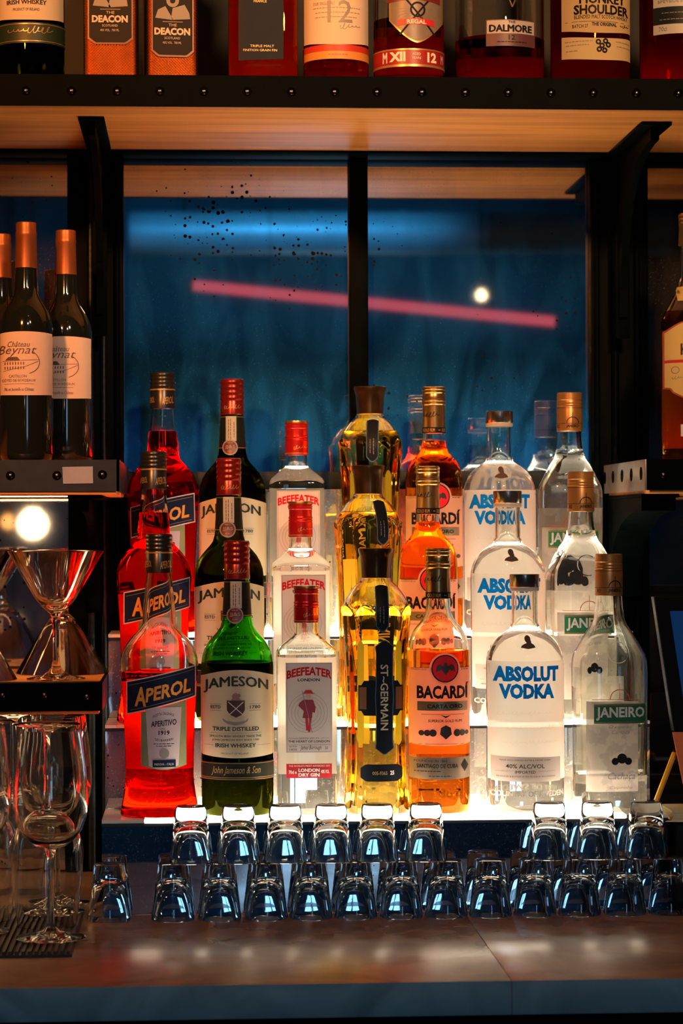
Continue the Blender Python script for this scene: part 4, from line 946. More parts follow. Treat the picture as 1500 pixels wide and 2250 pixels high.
def deacon(cx, hw, label, rz, dy, lid):
    yb = yb_at(cx, ZT_, YT)
    b = Bottle(cx, YT, yb, [(-390, 20, 2), (-300, 24, 2), (-270, 40, 4), (-250, hw, 8), (yb - 4, hw, 8), (yb, hw - 3, 8)], n=56)
    o = thing('square_whisky_bottle', label, 'bottle', (at(cx, yb, YT).x, YT, ZT_ + 0.0002), rz, 'copper scaled whisky bottles')
    add(MB().lathe([(0, 0.0005, 8)] + b.rows(0.0006, b.zpx(-390)) + [(0, b.zpx(-390), 2)], 56), 'body', mat('dark_amber_glass', (0.020, 0.007, 0.004), 0.12, coat=0.3, spec=0.3), o, fix=True)
    add(b.cap([(-450, 26), (-448, 28), (-395, 28), (-390, 24)]), 'cap', INK, o)
    # copper diamond studs over the lower front
    m = MB(); s = 6.2; r = 0
    y = yb - 4
    while y > -40:
        x = cx - hw + 5 + (s / 2 if r % 2 else 0)
        while x < cx + hw - 4:
            h = 3.0
            c = b.on(x, y, 0.0022); q = [b.on(x - s * .52, y, 0.0002), b.on(x, y + s * .5, 0.0002), b.on(x + s * .52, y, 0.0002), b.on(x, y - s * .5, 0.0002)]
            m.add([c] + q, [(0, 1, 2), (0, 2, 3), (0, 3, 4), (0, 4, 1)]); x += s
        y -= s / 2; r += 1
    st = add(m, 'copper_studs', COPPER, o, smooth=0); st['kind'] = 'stuff'
    x0, x1 = cx - hw + 14, cx + hw - 14
    yl = 104 + dy
    fr = add(b.patch(x0 - 3, x1 + 3, -200, lambda t: yl + 6 - 12 * max(0, abs(2 * t - 1) - .7) / .3, 0.0030, 18), 'label_border', mat('label_rust', (0.16, 0.045, 0.015), 0.4), o)
    l = add(b.patch(x0, x1, -200, lambda t: yl + 2 - 11 * max(0, abs(2 * t - 1) - .7) / .3, 0.0034, 18), 'label', mat('label_black_brown', (0.010, 0.007, 0.006), 0.55, spec=0.15), fr)
    add(b.text([('THE', cx - 9, 38 + dy, cx + 9, 44 + dy), ('DEACON', cx - 40, 47 + dy, cx + 38, 63 + dy, dict(bold=.05)), ('SCOTLAND', cx - 18, 67 + dy, cx + 16, 72 + dy), ('40% VOL.  700 ML', cx - 22, 77 + dy, cx + 19, 82 + dy)], 0.0040), 'lettering', mat('ink_silver', (0.45, 0.40, 0.36), 0.5), fr)
    m = MB(); b.poly([(cx - 38, 26 + dy), (cx - 32, 8 + dy), (cx - 16, 0 + dy), (cx - 8, 14 + dy), (cx + 2, 30 + dy)], 0.0038, m); b.poly([(cx - 4, 30 + dy), (cx, 4 + dy), (cx + 26, -4 + dy), (cx + 36, 14 + dy), (cx + 38, 27 + dy)], 0.0038, m)
    b.disc(cx, -12 + dy, 14, 0.0038, 16, mb=m, r_in=6); b.line(cx - 22, 34 + dy, cx + 22, 34 + dy, 1.6, 0.004, m)
    add(m, 'engraving', mat('ink_pewter', (0.20, 0.185, 0.18), 0.5), fr)
deacon(245, 60, 'copper-scaled square whisky bottle with brightly lit lower studs, nearer the whiskey bottle', 0.0, 0, 0)
deacon(374, 57, 'copper-scaled square whisky bottle with darker studs, nearer the navy-labelled bottle', 0.10, 27, 0)
def d3(b, o):
    l = add(b.patch(523, 620, lambda t: -220, lambda t: 148 - 4 * t, 0.0006, 12), 'label', mat('label_midnight', (0.006, 0.014, 0.036), 0.5, noise=0.2, spec=0.12), o)
    add(b.text([('BELLEVOYE', 529, -6, 612, 11, dict(bold=.02)), ('FRANCE', 556, 16, 584, 22), ('TRIPLE MALT', 548, 114, 600, 119), ('FINITION GRAIN FIN', 533, 123, 606, 128)], 0.0010), 'lettering', INKG, l)
top_bottle('square_spirit_bottle', 'square amber spirit bottle with a tall midnight blue label on the long shelf', 577, 75, -240, 26, -430, 0, M_CLEAR, glass('honey_spirit', (0.92, 0.36, 0.07), 1.37), d3, BLKCAP, p=6.0)
def d4(b, o):
    l = add(b.patch(667, 808, -120, lambda t: 112 - 7 * (2 * t - 1) ** 2, 0.0006, 24), 'label', sheet('label_ivory', (0.78, 0.70, 0.62), 0.2), o)
    add(b.text([('SINGLE MALT SCOTCH WHISKY', 682, -2, 800, 6), ('OUR SINGLE MALT', 686, 19, 732, 26), ('#', 686, 30, 790, 34), ('#', 690, 40, 786, 44), ('#', 690, 50, 780, 54)], 0.0010), 'lettering', mat('ink_rose_grey', (0.33, 0.22, 0.20), 0.5), l)
    add(b.text([('12', 716, 16, 770, 64)], 0.0011), 'numerals', INKY, l); add(b.scribble(740, 66, 785, 80, 1.0, 0.001, 51, 5), 'signature', INKY, l)
    k = add(b.band(112, 126, 0.0006), 'red_band', mat('band_red', (0.50, 0.035, 0.02), 0.5), o); add(b.band(126, 143, 0.0006), 'orange_band', mat('band_orange', (0.60, 0.26, 0.06), 0.5), o)
    add(b.text([('#', 718, 131, 760, 136)], 0.0010), 'lettering', INKR, k)
top_bottle('scotch_bottle', 'scotch bottle with a white label numbered 12 over red and orange bands', 738, 71, -150, 27, -430, 0, M_CLEAR, L_AMB, d4, mat('cap_red', (0, 0, 0)))
def d5(b, o):
    sh = lambda g, off: b.poly([(852 - g, -60 - g), (956 + g, -60 - g), (958 + g, 20), (968 + g, 40), (955 + g, 82), (930, 100 + g), (911, 110 + g), (892, 100 + g), (862 - g, 82), (850 - g, 40), (858 - g, 20)], off)
    f = lambda g: (lambda t: 60 + (50 + g) * (1 - abs(2 * t - 1) ** 1.6))
    l = add(b.patch(850, 970, -70, f(0), 0.0008, 20), 'shield_border', INKG, o)
    add(b.patch(854, 966, -70, f(-4), 0.0012, 20), 'shield', mat('label_smoke', (0.22, 0.19, 0.18), 0.4, noise=0.2), l)
    m = MB()
    for i in range(17):
        a = PI * (i / 16); 
        b.line(911 + 16 * math.cos(a), 36 + 16 * math.sin(a), 911 + 46 * math.cos(a), 36 + 46 * math.sin(a) * .9, 0.9, 0.0015, m, 2)
    add(m, 'rays', mat('ink_pewter', (0, 0, 0)), l)
    m = MB(); b.disc(911, 38, 17, 0.0017, 18, mb=m, r_in=13); b.line(872, 92, 950, 0, 4, 0.0016, m, 6); b.line(950, 92, 872, 0, 4, 0.0016, m, 6); add(m, 'crossed_blades', INK, l)
    r = add(b.patch(867, 948, lambda t: 60 - 3 * math.sin(PI * t), lambda t: 73 - 3 * math.sin(PI * t), 0.0018, 10, 1), 'ribbon', INKR, l); add(b.text([('REGAL', 887, 60, 930, 69, dict(bold=.03))], 0.0022), 'lettering', INKW, l)
    rb = add(b.patch(846, 962, lambda t: -22 + 8 * abs(2 * t - 1), lambda t: 16 + 6 * abs(2 * t - 1), 0.0018, 14, 1), 'name_ribbon', mat('ribbon_maroon', (0.16, 0.02, 0.02), 0.4), l)
    add(b.text([('CHIVAS', 860, -14, 955, 14, dict(bold=.04, arch=4))], 0.0022), 'lettering', INKW, l)
    k = add(b.band(125, 156, 0.0006), 'foot_band', mat('band_crimson', (0.30, 0.015, 0.018), 0.4), o); add(b.band(156, 161, 0.0008), 'gilt_line', INKG, k); add(b.band(122, 125, 0.0008), 'gilt_line', INKG, k)
    add(b.text([('M', 837, 128, 846, 152, dict(bold=.03)), ('XII', 850, 129, 884, 150, dict(bold=.05)), ('AGED', 899, 131, 917, 137), ('YEARS', 898, 140, 918, 145), ('12', 932, 129, 953, 151, dict(bold=.05)), ('M', 964, 131, 969, 150)], 0.0011), 'lettering', INKW, k)
top_bottle('scotch_bottle', 'round amber scotch bottle with a smoky shield label and red XII band', 898, 77, -120, 27, -430, 0, M_CLEAR, L_AMB, d5, GOLDCAP, level=52)
def d6(b, o):
    l = add(b.patch(1057, 1165, lambda t: 64 + 0 * t, lambda t: 121, 0.0006, 14), 'label', mat('label_dusk', (0.10, 0.035, 0.05), 0.45), o)
    add(b.patch(1059, 1163, 66, 94, 0.0009, 14, 1), 'name_panel', mat('label_lavender', (0.42, 0.40, 0.44), 0.45), l)
    add(b.text([('THE', 1104, 67, 1120, 72, dict(bold=.02)), ('DALMORE', 1063, 75, 1158, 91, dict(bold=.05)), ('12', 1105, 97, 1119, 107), ('#', 1080, 110, 1145, 114)], 0.0012), 'lettering', INK, l)
    # antlered silver emblem, its lower part in view
    e = MB()
    for sx in (-1, 1):
        P = lambda x, y: (1113 + sx * x, y)
        for (a, c) in (((0, 38), (6, 24)), ((6, 24), (12, 8)), ((12, 8), (18, -16)), ((12, 8), (4, 0)), ((18, -16), (34, -34)), ((18, -16), (8, -30)), ((6, 24), (14, 20))):
            p, q = b.on(*P(*a), 0.003), b.on(*P(*c), 0.003); e.tube([p, q], 0.0013, 6)
    add(e, 'silver_emblem', mat('silver', (0.6, 0.56, 0.48), 0.25, 1.0), o)
top_bottle('scotch_bottle', 'dark scotch bottle with silver antler emblem and small lavender name plate', 1098, 97, -140, 30, -430, 0, M_CLEAR, L_COP, d6, BLKCAP, level=95)
def d7(b, o):
    l = add(b.patch(1226, 1380, lambda t: -90, lambda t: 83 + 8 * math.sin(PI * t), 0.0006, 20), 'label', sheet('label_sand', (0.70, 0.52, 0.28), 0.2), o)
    add(b.text([('MONKEY', 1260, 7, 1363, 28, dict(bold=.035)), ('SHOULDER', 1249, 30, 1372, 51, dict(bold=.035)), ('BLENDED MALT SCOTCH WHISKY', 1250, 52, 1370, 60), ('BATCH 27', 1246, 72, 1278, 79), ('THE ORIGINAL', 1286, 68, 1342, 76, dict(bold=.03))], 0.0010), 'lettering', INK, l)
    m = MB(); b.line(1232, 66, 1376, 66, 0.8, 0.0009, m); b.scribble(1350, 68, 1372, 78, 0.9, 0.001, 61, 4, m); add(m, 'rules', INK, l)
    k = add(b.patch(1226, 1380, lambda t: 96 + 6 * math.sin(PI * t), lambda t: 143 + 6 * math.sin(PI * t), 0.0006, 20), 'lower_label', sheet('label_wheat', (0.74, 0.58, 0.32), 0.2), o)
    m = MB()
    for i, (x, y) in enumerate(((1300, 106), (1308, 114), (1316, 104), (1322, 112), (1302, 122), (1314, 124))): b.disc(x, y + 4, 6, 0.0010 + 0.0001 * i, 12, mb=m, r_in=2.5)
    add(m, 'emblem', INK, k)
    add(b.text([('#', 1232, 106, 1288, 110), ('#', 1234, 114, 1280, 118), ('#', 1234, 126, 1258, 130), ('#', 1340, 106, 1376, 110), ('#', 1342, 116, 1376, 120)], 0.0010), 'lettering', INKY, k)
top_bottle('malt_bottle', 'amber malt bottle with sand-coloured double label, second from right on the long shelf', 1296, 86, -110, 27, -430, 0, M_CLEAR, L_COP, d7, GOLDCAP)
def d8(b, o):
    l = add(b.patch(1425, 1560, -100, lambda t: 92, 0.0006, 16), 'label', mat('label_snow', (0.52, 0.50, 0.48), 0.5), o)
    add(b.patch(1424, 1560, 34, 71, 0.0009, 16, 1), 'dark_strip', mat('label_slate', (0.015, 0.018, 0.018), 0.5, spec=0.15), l)
    add(b.text([('DISTILLERY', 1448, -6, 1530, 9, dict(bold=.03)), ('SPEYSIDE SINGLE MALT', 1433, 19, 1540, 25), ('70cl', 1435, 76, 1450, 85)], 0.0012), 'lettering', INKY, l)
    add(b.text([('#', 1440, 44, 1500, 50), ('#', 1436, 58, 1520, 64)], 0.0013), 'lettering', INKY, l)
top_bottle('whisky_bottle', 'red-amber whisky bottle with grey and black striped label, rightmost on the long shelf', 1492, 86, -110, 27, -430, 0, M_CLEAR, L_COP, d8, BLKCAP)

# ---------------------------------------------------------------- red wine bottles on the left shelf
WINECAP = mat('foil_rust', (0.36, 0.11, 0.035), 0.38, 0.6, noise=0.2)
BODY_W = mat('black_bottle', (0.008, 0.011, 0.008), 0.06, coat=0.6)
KINDS['wine'] = Bottle(60, 3.12, 1005, [(478, 22), (560, 23), (622, 26), (640, 29), (652, 35), (664, 43), (678, 51), (694, 56), (712, 58.5), (990, 58.5), (1000, 56), (1005, 52)])
def b_wine(b, o, var):
    pr = [(0, 0.0005)] + [(r, z) for r, z, _ in b.rows(0.0006, b.zpx(482))] + [(0, b.zpx(482))]
    add(MB().lathe(pr, 44), 'glass', BODY_W, o, fix=True)
    c = add(b.cap([(478, 20), (479, 22), (481, 22.6), (498, 22.6), (500, 23.4), (507, 23.4), (509, 22.8), (579, 24.4), (580, 23)]), 'foil_cap', WINECAP, o)
    l = add(b.patch(0, 117.5, lambda t: 723 + 3 * (2 * t - 1) ** 2, lambda t: 863 - 2 * (2 * t - 1) ** 2, 0.0005, 22), 'label', sheet('wine_label', (0.80, 0.62, 0.50), 0.1), o)
    ink = mat('ink_sepia', (0.12, 0.075, 0.055), 0.5)
    add(b.text([('Château', 22, 745, 72, 757, dict(shear=.35)), ('Beynat', -1, 754, 86, 778, dict(shear=.35, bold=-.004)), ('CASTILLON', 25, 818, 64, 824), ('CÔTES DE BORDEAUX', 9, 826, 84, 833), ('Mis en bouteille au Château', 14, 846, 80, 853, dict(shear=.3))], 0.0010), 'lettering', ink, l)
    m = MB(); b.poly([(16, 786), (24, 779), (44, 779), (50, 786)], 0.0009, m)
    for x in range(16, 60, 6): b.line(x, 790, x, 796, 2.2, 0.0009, m, 1); b.line(x, 800, x, 806, 2.2, 0.0009, m, 1)
    b.line(10, 788, 92, 785, 0.9, 0.0009, m); b.line(12, 810, 62, 800, 0.9, 0.0009, m); b.line(62, 800, 90, 788, 0.9, 0.0009, m)
    for i in range(12):
        a = -1.1 + 2.4 * i / 12; a2 = -1.1 + 2.4 * (i + 1) / 12
        b.line(62 + 30 * math.cos(a), 790 + 26 * math.sin(a), 62 + 30 * math.cos(a2), 790 + 26 * math.sin(a2), 1.4, 0.0009, m, 1)
    b.line(14, 838, 80, 838, 0.7, 0.0009, m); add(m, 'engraving', ink, l)
yw = ZWS + 0.0003
place('wine', b_wine, 60, 3.12, yw, 0.0, 'black red-wine bottle with whole peach label, nearest on the wine shelf', 'bottle', 'wine_bottle', 'red wine bottles')
place('wine', b_wine, 147, 3.20, yw, -0.02, 'red-wine bottle at the right end of the wine shelf, its label half covered', 'bottle', 'wine_bottle', 'red wine bottles')
place('wine', b_wine, 5, 3.245, yw, -0.1, 'red-wine bottle mostly hidden behind the nearest one at the picture edge', 'bottle', 'wine_bottle', 'red wine bottles')
# ---------------------------------------------------------------- amber rum bottle on the right shelf
def d9(b, o):
    l = add(b.patch(1454, 1580, lambda t: 735 - 22 * math.sin(PI * min(1, 1.4 * t)), lambda t: 858 + 28 * math.sin(PI * t) * (1 if t > .12 else .3), 0.0006, 24), 'label_border', mat('label_brick', (0.40, 0.06, 0.02), 0.5), o)
    add(b.patch(1456, 1578, lambda t: 738 - 22 * math.sin(PI * min(1, 1.4 * t)), lambda t: 855 + 28 * math.sin(PI * t) * (1 if t > .12 else .3), 0.0010, 24), 'label', sheet('label_maize', (0.74, 0.50, 0.16), 0.15), l)
    add(b.patch(1455, 1579, 797, 803, 0.0013, 20, 1), 'red_stripe', INKR, l)
    add(b.text([('HAVANA', 1484, 762, 1560, 787, dict(bold=.05))], 0.0014), 'lettering', mat('ink_umber', (0.06, 0.03, 0.02), 0.5), l)
    m = MB(); b.disc(1474, 819, 8, 0.0014, 16, mb=m, r_in=6.5); b.scribble(1466, 832, 1488, 840, 0.9, 0.0014, 71, 4, m); add(m, 'seal', INKY, l)
    n = add(b.patch(1484, 1560, 636, 668, 0.0006, 10), 'neck_label', sheet('label_maize', (0, 0, 0)), o)
    add(b.patch(1484, 1512, 936, 962, 0.0006, 8, 1), 'excise_label', INKW, o)
top_bottle('rum_bottle', 'amber rum bottle with yellow label on the right-hand shelf at the picture edge', 1521, 67, 712, 26, 475, 0, M_CLEAR, L_RUM, d9, GOLDCAP, Y=3.14, z=ZRS, level=690, shoulder=100, neck=70, group='single rum bottle')

# ================================================================== SHOT GLASSES, upside down
GLASS = glass('tumbler_glass', (0.93, 0.965, 0.985), 1.5)
SS = (at(790, 1950, 2.965).x - at(710, 1950, 2.965).x) / 80
HG = 0.0690
def shot_mesh():
    s = SS
    out = [(0, HG), (0.0165, HG), (0.0186, HG - 0.0012), (0.0194, HG - 0.004), (0.0205, HG - 0.016), (0.0222, HG - 0.032), (0.0245, HG - 0.050), (0.0262, 0.006), (0.0265, 0.002), (0.0262, 0.0004), (0.0256, 0.0)]
    inn = [(0.0251, 0.0004), (0.0247, 0.003), (0.0230, 0.014), (0.0207, 0.026), (0.0180, 0.0365), (0.0150, 0.0435), (0.0110, 0.0480), (0.0060, 0.0503), (0, 0.0510)]
    return MB().lathe(out[::1] + inn, 40)
ME_SHOT = shot_mesh().mesh('shot_glass', GLASS, fix=True)
ORD = ['first', 'second', 'third', 'fourth', 'fifth', 'sixth', 'seventh', 'eighth', 'ninth', 'tenth', 'eleventh', 'twelfth', 'thirteenth']
def shot(px, z, label, group):
    p = at(px, 2000, 2.9645)
    o = bpy.data.objects.new('shot_glass', ME_SHOT); COL.objects.link(o); o.location = (p.x, 2.9645 + random.uniform(-.001, .001), z); o.rotation_euler = (0, 0, random.random() * 6)
    tag(o, label, 'glass', group)
LOW = (240, 380, 483, 585, 683, 781, 881, 980, 1077, 1175, 1273, 1372, 1470)
for i, px in enumerate(LOW):
    lab = 'upside-down shot glass standing alone on the counter beside the rubber mat' if i == 0 else f'upside-down shot glass on the counter, {ORD[i]} from the left in the lower row' if i < 12 else 'upside-down shot glass on the counter, cut by the right picture edge'
    shot(px, Z_CT + 0.0002, lab, 'lower row of shot glasses')
for i, px in enumerate((420, 524, 627, 728, 829, 936)):
    shot(px, Z_CT + HG + 0.0006, f'stacked upside-down shot glass, {ORD[i]} from the left in the upper group of six', 'upper row of shot glasses')
for i, px in enumerate((1207, 1313, 1420)):
    shot(px, Z_CT + HG + 0.0006, f'stacked upside-down shot glass, {["left", "middle", "right"][i]} one of the upper group of three', 'upper row of shot glasses')

# ================================================================== STEMMED GLASSES
def lathe_obj(prof, m, name, n=48): return MB().lathe(prof, n).mesh(name, m, fix=True)
CLEARG = glass('stemware_glass', (0.965, 0.975, 0.97), 1.5)
# wine glass: foot + stem + bowl
def wine_meshes():
    foot = lathe_obj([(0, 0), (0.036, 0), (0.0400, 0.0008), (0.0405, 0.0016), (0.036, 0.0026), (0.022, 0.0052), (0.010, 0.0088), (0.0055, 0.013), (0, 0.013)], CLEARG, 'foot')
    stem = lathe_obj([(0, 0.0132), (0.0053, 0.0132), (0.0041, 0.020), (0.0036, 0.040), (0.0036, 0.080), (0.0044, 0.094), (0.0072, 0.1030), (0, 0.1030)], CLEARG, 'stem', 24)
    out = [(0, 0.1032), (0.008, 0.1034), (0.018, 0.107), (0.028, 0.1145), (0.036, 0.125), (0.0410, 0.138), (0.0430, 0.152), (0.0425, 0.172), (0.0405, 0.195), (0.0375, 0.220), (0.0357, 0.236), (0.0350, 0.240)]
    inn = [(max(0, r - 0.0011), z + (0.0042 if i < 2 else 0.0016)) for i, (r, z) in enumerate(out[1:-2])]
    inn = [(0.0339, 0.2396)] + [(0.0364, 0.220)] + inn[::-1][1:] + [(0, 0.1082)]
    bowl = lathe_obj(out + inn, CLEARG, 'bowl')
    return [('foot', foot), ('stem', stem), ('bowl', bowl)]
WG = wine_meshes()
def stemmed(name, parts, px, Y, z, up, H, label, group):
    p = at(px, 1800, Y)
    o = thing(name, label, 'glass', (p.x, Y, z), random.random() * 3, group)
    for n, me in parts:
        c = link(n, me, o)
        if not up: c.matrix_local = Matrix.Translation((0, 0, H)) @ Matrix.Rotation(PI, 4, 'X')
    return o
# ---- rubber mat on the counter
mt = thing('rubber_bar_mat', 'black ribbed rubber bar mat under the stemmed glasses', 'mat', (0, 0, Z_CT + 0.0002))
p = at(158, 2093, 2.712)
MB().box(-0.75, p.x, 2.712, 3.05, 0, 0.0025).build('base', mat('rubber', (0.008, 0.008, 0.009), 0.55), mt, smooth=0)
m = MB()
n = 0
x = -0.75
while x < p.x - 0.004:
    m.box(x, x + 0.0035, 2.716, 3.046, 0.0026, 0.006); x += 0.0072
r = m.build('ribs', mat('rubber_rib', (0.012, 0.012, 0.013), 0.42), mt, smooth=0); r['kind'] = 'stuff'
ZM = Z_CT + 0.0064
G = 'stemmed wine glasses on the mat'
stemmed('wine_glass', WG, 111, 2.80, ZM, True, .24, 'upright wine glass at the front of the rubber mat', G)
stemmed('wine_glass', WG, 103, 2.895, ZM, False, .24, 'upside-down wine glass right behind the front upright one', G)
stemmed('wine_glass', WG, 112, 2.99, ZM, True, .24, 'upright wine glass at the back right of the mat, behind the upside-down one', G)
stemmed('wine_glass', WG, -56, 2.85, ZM, True, .24, 'upright wine glass at the left picture edge, only its right rim in view', G)
stemmed('wine_glass', WG, -40, 2.945, ZM, False, .24, 'upside-down wine glass at the left picture edge', G)
stemmed('wine_glass', WG, 30, 3.19, Z_CT + 0.0003, False, .24, 'upside-down wine glass behind the mat near the mirror', G)
stemmed('wine_glass', WG, 128, 3.10, Z_CT + 0.0003, True, .24, 'upright wine glass behind the mat, closest to the black post', G)
# ---- cocktail glasses
def cock_meshes():
    foot = lathe_obj([(0, 0), (0.034, 0), (0.0378, 0.0008), (0.0380, 0.0016), (0.034, 0.0025), (0.020, 0.005), (0.010, 0.0105), (0.0065, 0.016), (0, 0.016)], CLEARG, 'foot')
    stem = lathe_obj([(0, 0.0162), (0.0063, 0.0162), (0.0050, 0.022), (0.0042, 0.035), (0.0042, 0.062), (0.0052, 0.070), (0.0066, 0.075), (0.0055, 0.080), (0.0085, 0.0848), (0, 0.0848)], CLEARG, 'stem', 24)
    bowl = lathe_obj([(0, 0.085), (0.009, 0.0852), (0.018, 0.0935), (0.028, 0.1065), (0.062, 0.1648), (0.0610, 0.1654), (0.060, 0.1645), (0.026, 0.1072), (0.016, 0.097), (0.008, 0.0925), (0, 0.091)], CLEARG, 'bowl')
    return [('foot', foot), ('stem', stem), ('bowl', bowl)]
CK = cock_meshes(); zg = ZGS + 0.0003
G = 'cocktail glasses on the small shelf'
stemmed('cocktail_glass', CK, 124, 3.127, zg, True, .1655, 'upright cocktail glass with its wide rim up, foremost on the small shelf', G)
stemmed('cocktail_glass', CK, 138, 3.265, zg, False, .1655, 'upside-down cocktail glass behind the upright one, rim on the shelf', G)
stemmed('cocktail_glass', CK, -68, 3.135, zg, False, .1655, 'upside-down cocktail glass cut by the left picture edge', G)
stemmed('cocktail_glass', CK, -70, 3.275, zg, True, .1655, 'upright cocktail glass half out of the picture behind the upside-down one', G)

# ================================================================== RIGHT END: till, screen, papers
XK = at(1487, 1800, 2.99).x
ZK = Z_T[0] - 0.008
MB_ = MB().box(XK, XK + 0.42, 2.99, 3.30, Z_CT + 0.003, ZK, 0.004)
till = thing('cash_drawer', 'black cash drawer on the counter at the right picture edge', 'cash drawer', (0, 0, 0))
MB_.build('case', mat('till_black', (0.004, 0.004, 0.0045), 0.5, spec=0.1), till)
MB().box(XK + 0.012, XK + 0.40, 2.9865, 2.9898, Z_CT + 0.015, ZK - 0.012, 0.001).build('drawer_front', mat('till_front', (0.005, 0.005, 0.006), 0.45, spec=0.1), till)
MB().lathe([(0, 0), (0.008, 0), (0.008, 0.003), (0, 0.004)], 20).build('lock', M_SCREW, till, loc=(XK + 0.2, 2.9862, Z_CT + 0.06)).rotation_euler = (PI / 2, 0, 0)
for sx in (0.02, 0.40):
    MB().box(XK + sx - 0.01, XK + sx + 0.01, 3.0, 3.02, Z_CT + 0.0003, Z_CT + 0.0032).build('rubber_foot', M_HOLE, till, smooth=0)
# tilted touch screen on a foot
a = at(1437, 1312, 3.10); c = at(1481, 1606, 3.05)
tilt = math.atan2(c.x - a.x, a.z - c.z)
scr = thing('touch_screen', 'tilted black touch screen with a dark blue display at the right picture edge', 'screen', (a.x, 3.10, ZK + 0.0005))
def tp(x, z, y): # screen-plane coordinates: x right from the top-left corner, z down
    lx = a.x + x * math.cos(tilt) + z * math.sin(tilt); lz = a.z + x * math.sin(tilt) * 0.02 - z * math.cos(tilt)
    return (lx - a.x, y - 3.10 - 0.05 * z / 0.17, lz - ZK - 0.0005)
hh = (a - Vector((c.x, 3.1, c.z))).length
def slab(x0, x1, z0, z1, y0, y1):
    v = [tp(x, z, y) for y in (y0, y1) for z in (z0, z1) for x in (x0, x1)]
    return MB().add(v, [(0, 1, 3, 2), (4, 6, 7, 5), (0, 4, 5, 1), (2, 3, 7, 6), (0, 2, 6, 4), (1, 5, 7, 3)])
slab(0, 0.26, 0, hh, 3.10, 3.118).build('bezel', mat('bezel_black', (0.003, 0.003, 0.0035), 0.6, spec=0.05), scr, smooth=0)
slab(0.0175, 0.245, 0.018, hh * 0.93, 3.0985, 3.0999).build('display', mat('display_blue', (0.002, 0.008, 0.02), 0.4, emit=(0.003, 0.030, 0.11), es=0.6, spec=0.05), scr, smooth=0)
slab(-0.0012, 0.0, 0, hh, 3.0995, 3.116).build('edge_strip', M_STEEL, scr, smooth=0)
q = tp(0.13, hh * .7, 3.12)
MB().tube([(q[0], q[1], q[2]), (q[0] + .01, 0.07, 0.05), (q[0] + .01, 0.07, 0.002)], 0.012, 12).build('stand_arm', M_BLACK, scr)
MB().box(q[0] - 0.05, q[0] + 0.07, 0.01, 0.13, 0.0, 0.006, 0.002).build('stand_foot', M_BLACK, scr)
# orange card, notepads, pencil, paper
p = at(1484, 1612, 3.02); q = at(1500, 1752, 3.01)
oc = thing('orange_card', 'orange card leaning below the touch screen', 'card', (p.x + 0.06, 3.03, ZK + 0.0131))
hz = p.z - (ZK + 0.0131)
MB().add([(-0.045, -0.012, 0), (0.055, -0.012, 0), (0.052, 0.012, hz), (-0.060, 0.012, hz), (-0.045, -0.0105, 0), (0.055, -0.0105, 0), (0.052, 0.0135, hz), (-0.060, 0.0135, hz)],
         [(0, 1, 2, 3), (7, 6, 5, 4), (0, 4, 5, 1), (1, 5, 6, 2), (2, 6, 7, 3), (3, 7, 4, 0)]).build('sheet', mat('orange_paper', (0.72, 0.17, 0.03), 0.6, noise=0.08), oc, smooth=0)
np_ = thing('note_pad', 'stack of pale yellow note sheets beside the cash drawer edge', 'notepad', (at(1470, 1780, 3.03).x, 3.03, ZK + 0.0004))
for i in range(4):
    MB().box(-0.004 + 0.002 * random.random(), 0.12, -0.035, 0.04, 0.0032 * i, 0.0032 * i + 0.003).build('sheet_block', mat('pale_yellow_paper', (0.62, 0.55, 0.28), 0.7, noise=0.1), np_, smooth=0)
pc = thing('yellow_pencil', 'yellow pencil leaning against the tilted touch screen', 'pencil', (0, 0, 0))
A = at(1433, 1782, 3.015); B = at(1481, 1655, 3.06); A.z = Z_T[0] + 0.003
MB().tube([A + (B - A) * .08, B], 0.0034, 6).build('shaft', mat('yellow_paint', (0.80, 0.42, 0.03), 0.4), pc, smooth=0)
MB().tube([A, A + (B - A) * .08], 0.0008, 6, 0.0034).build('tip', mat('pencil_wood', (0.45, 0.28, 0.14), 0.6), pc, smooth=0)
MB().tube([B, B + (B - A) * .05], 0.0036, 10).build('ferrule', M_STEEL, pc)
wp = thing('white_slip', 'white paper slip on the front of the cash drawer', 'paper', (0, 0, 0))
p = at(1452, 1811, 2.97)
MB().add([(XK - 0.016, 2.985, ZK + 0.0006), (XK + 0.11, 2.96, ZK + 0.0006), (XK + 0.12, 3.002, ZK + 0.0006), (XK - 0.012, 2.992, ZK + 0.0006), (XK - 0.016, 2.985, ZK + 0.001), (XK + 0.11, 2.96, ZK + 0.001), (XK + 0.12, 3.002, ZK + 0.001), (XK - 0.012, 2.992, ZK + 0.001)],
         [(3, 2, 1, 0), (4, 5, 6, 7), (0, 1, 5, 4), (1, 2, 6, 5), (2, 3, 7, 6), (3, 0, 4, 7)]).build('sheet', mat('slip_white', (0.75, 0.72, 0.70), 0.7, noise=0.05), wp, smooth=0)

# ================================================================== THE ROOM BEHIND THE CAMERA (seen in the mirror)
def atm(px, py, Y):
    p = at(px, py, 2 * YM - Y); return Vector((p.x, Y, p.z))
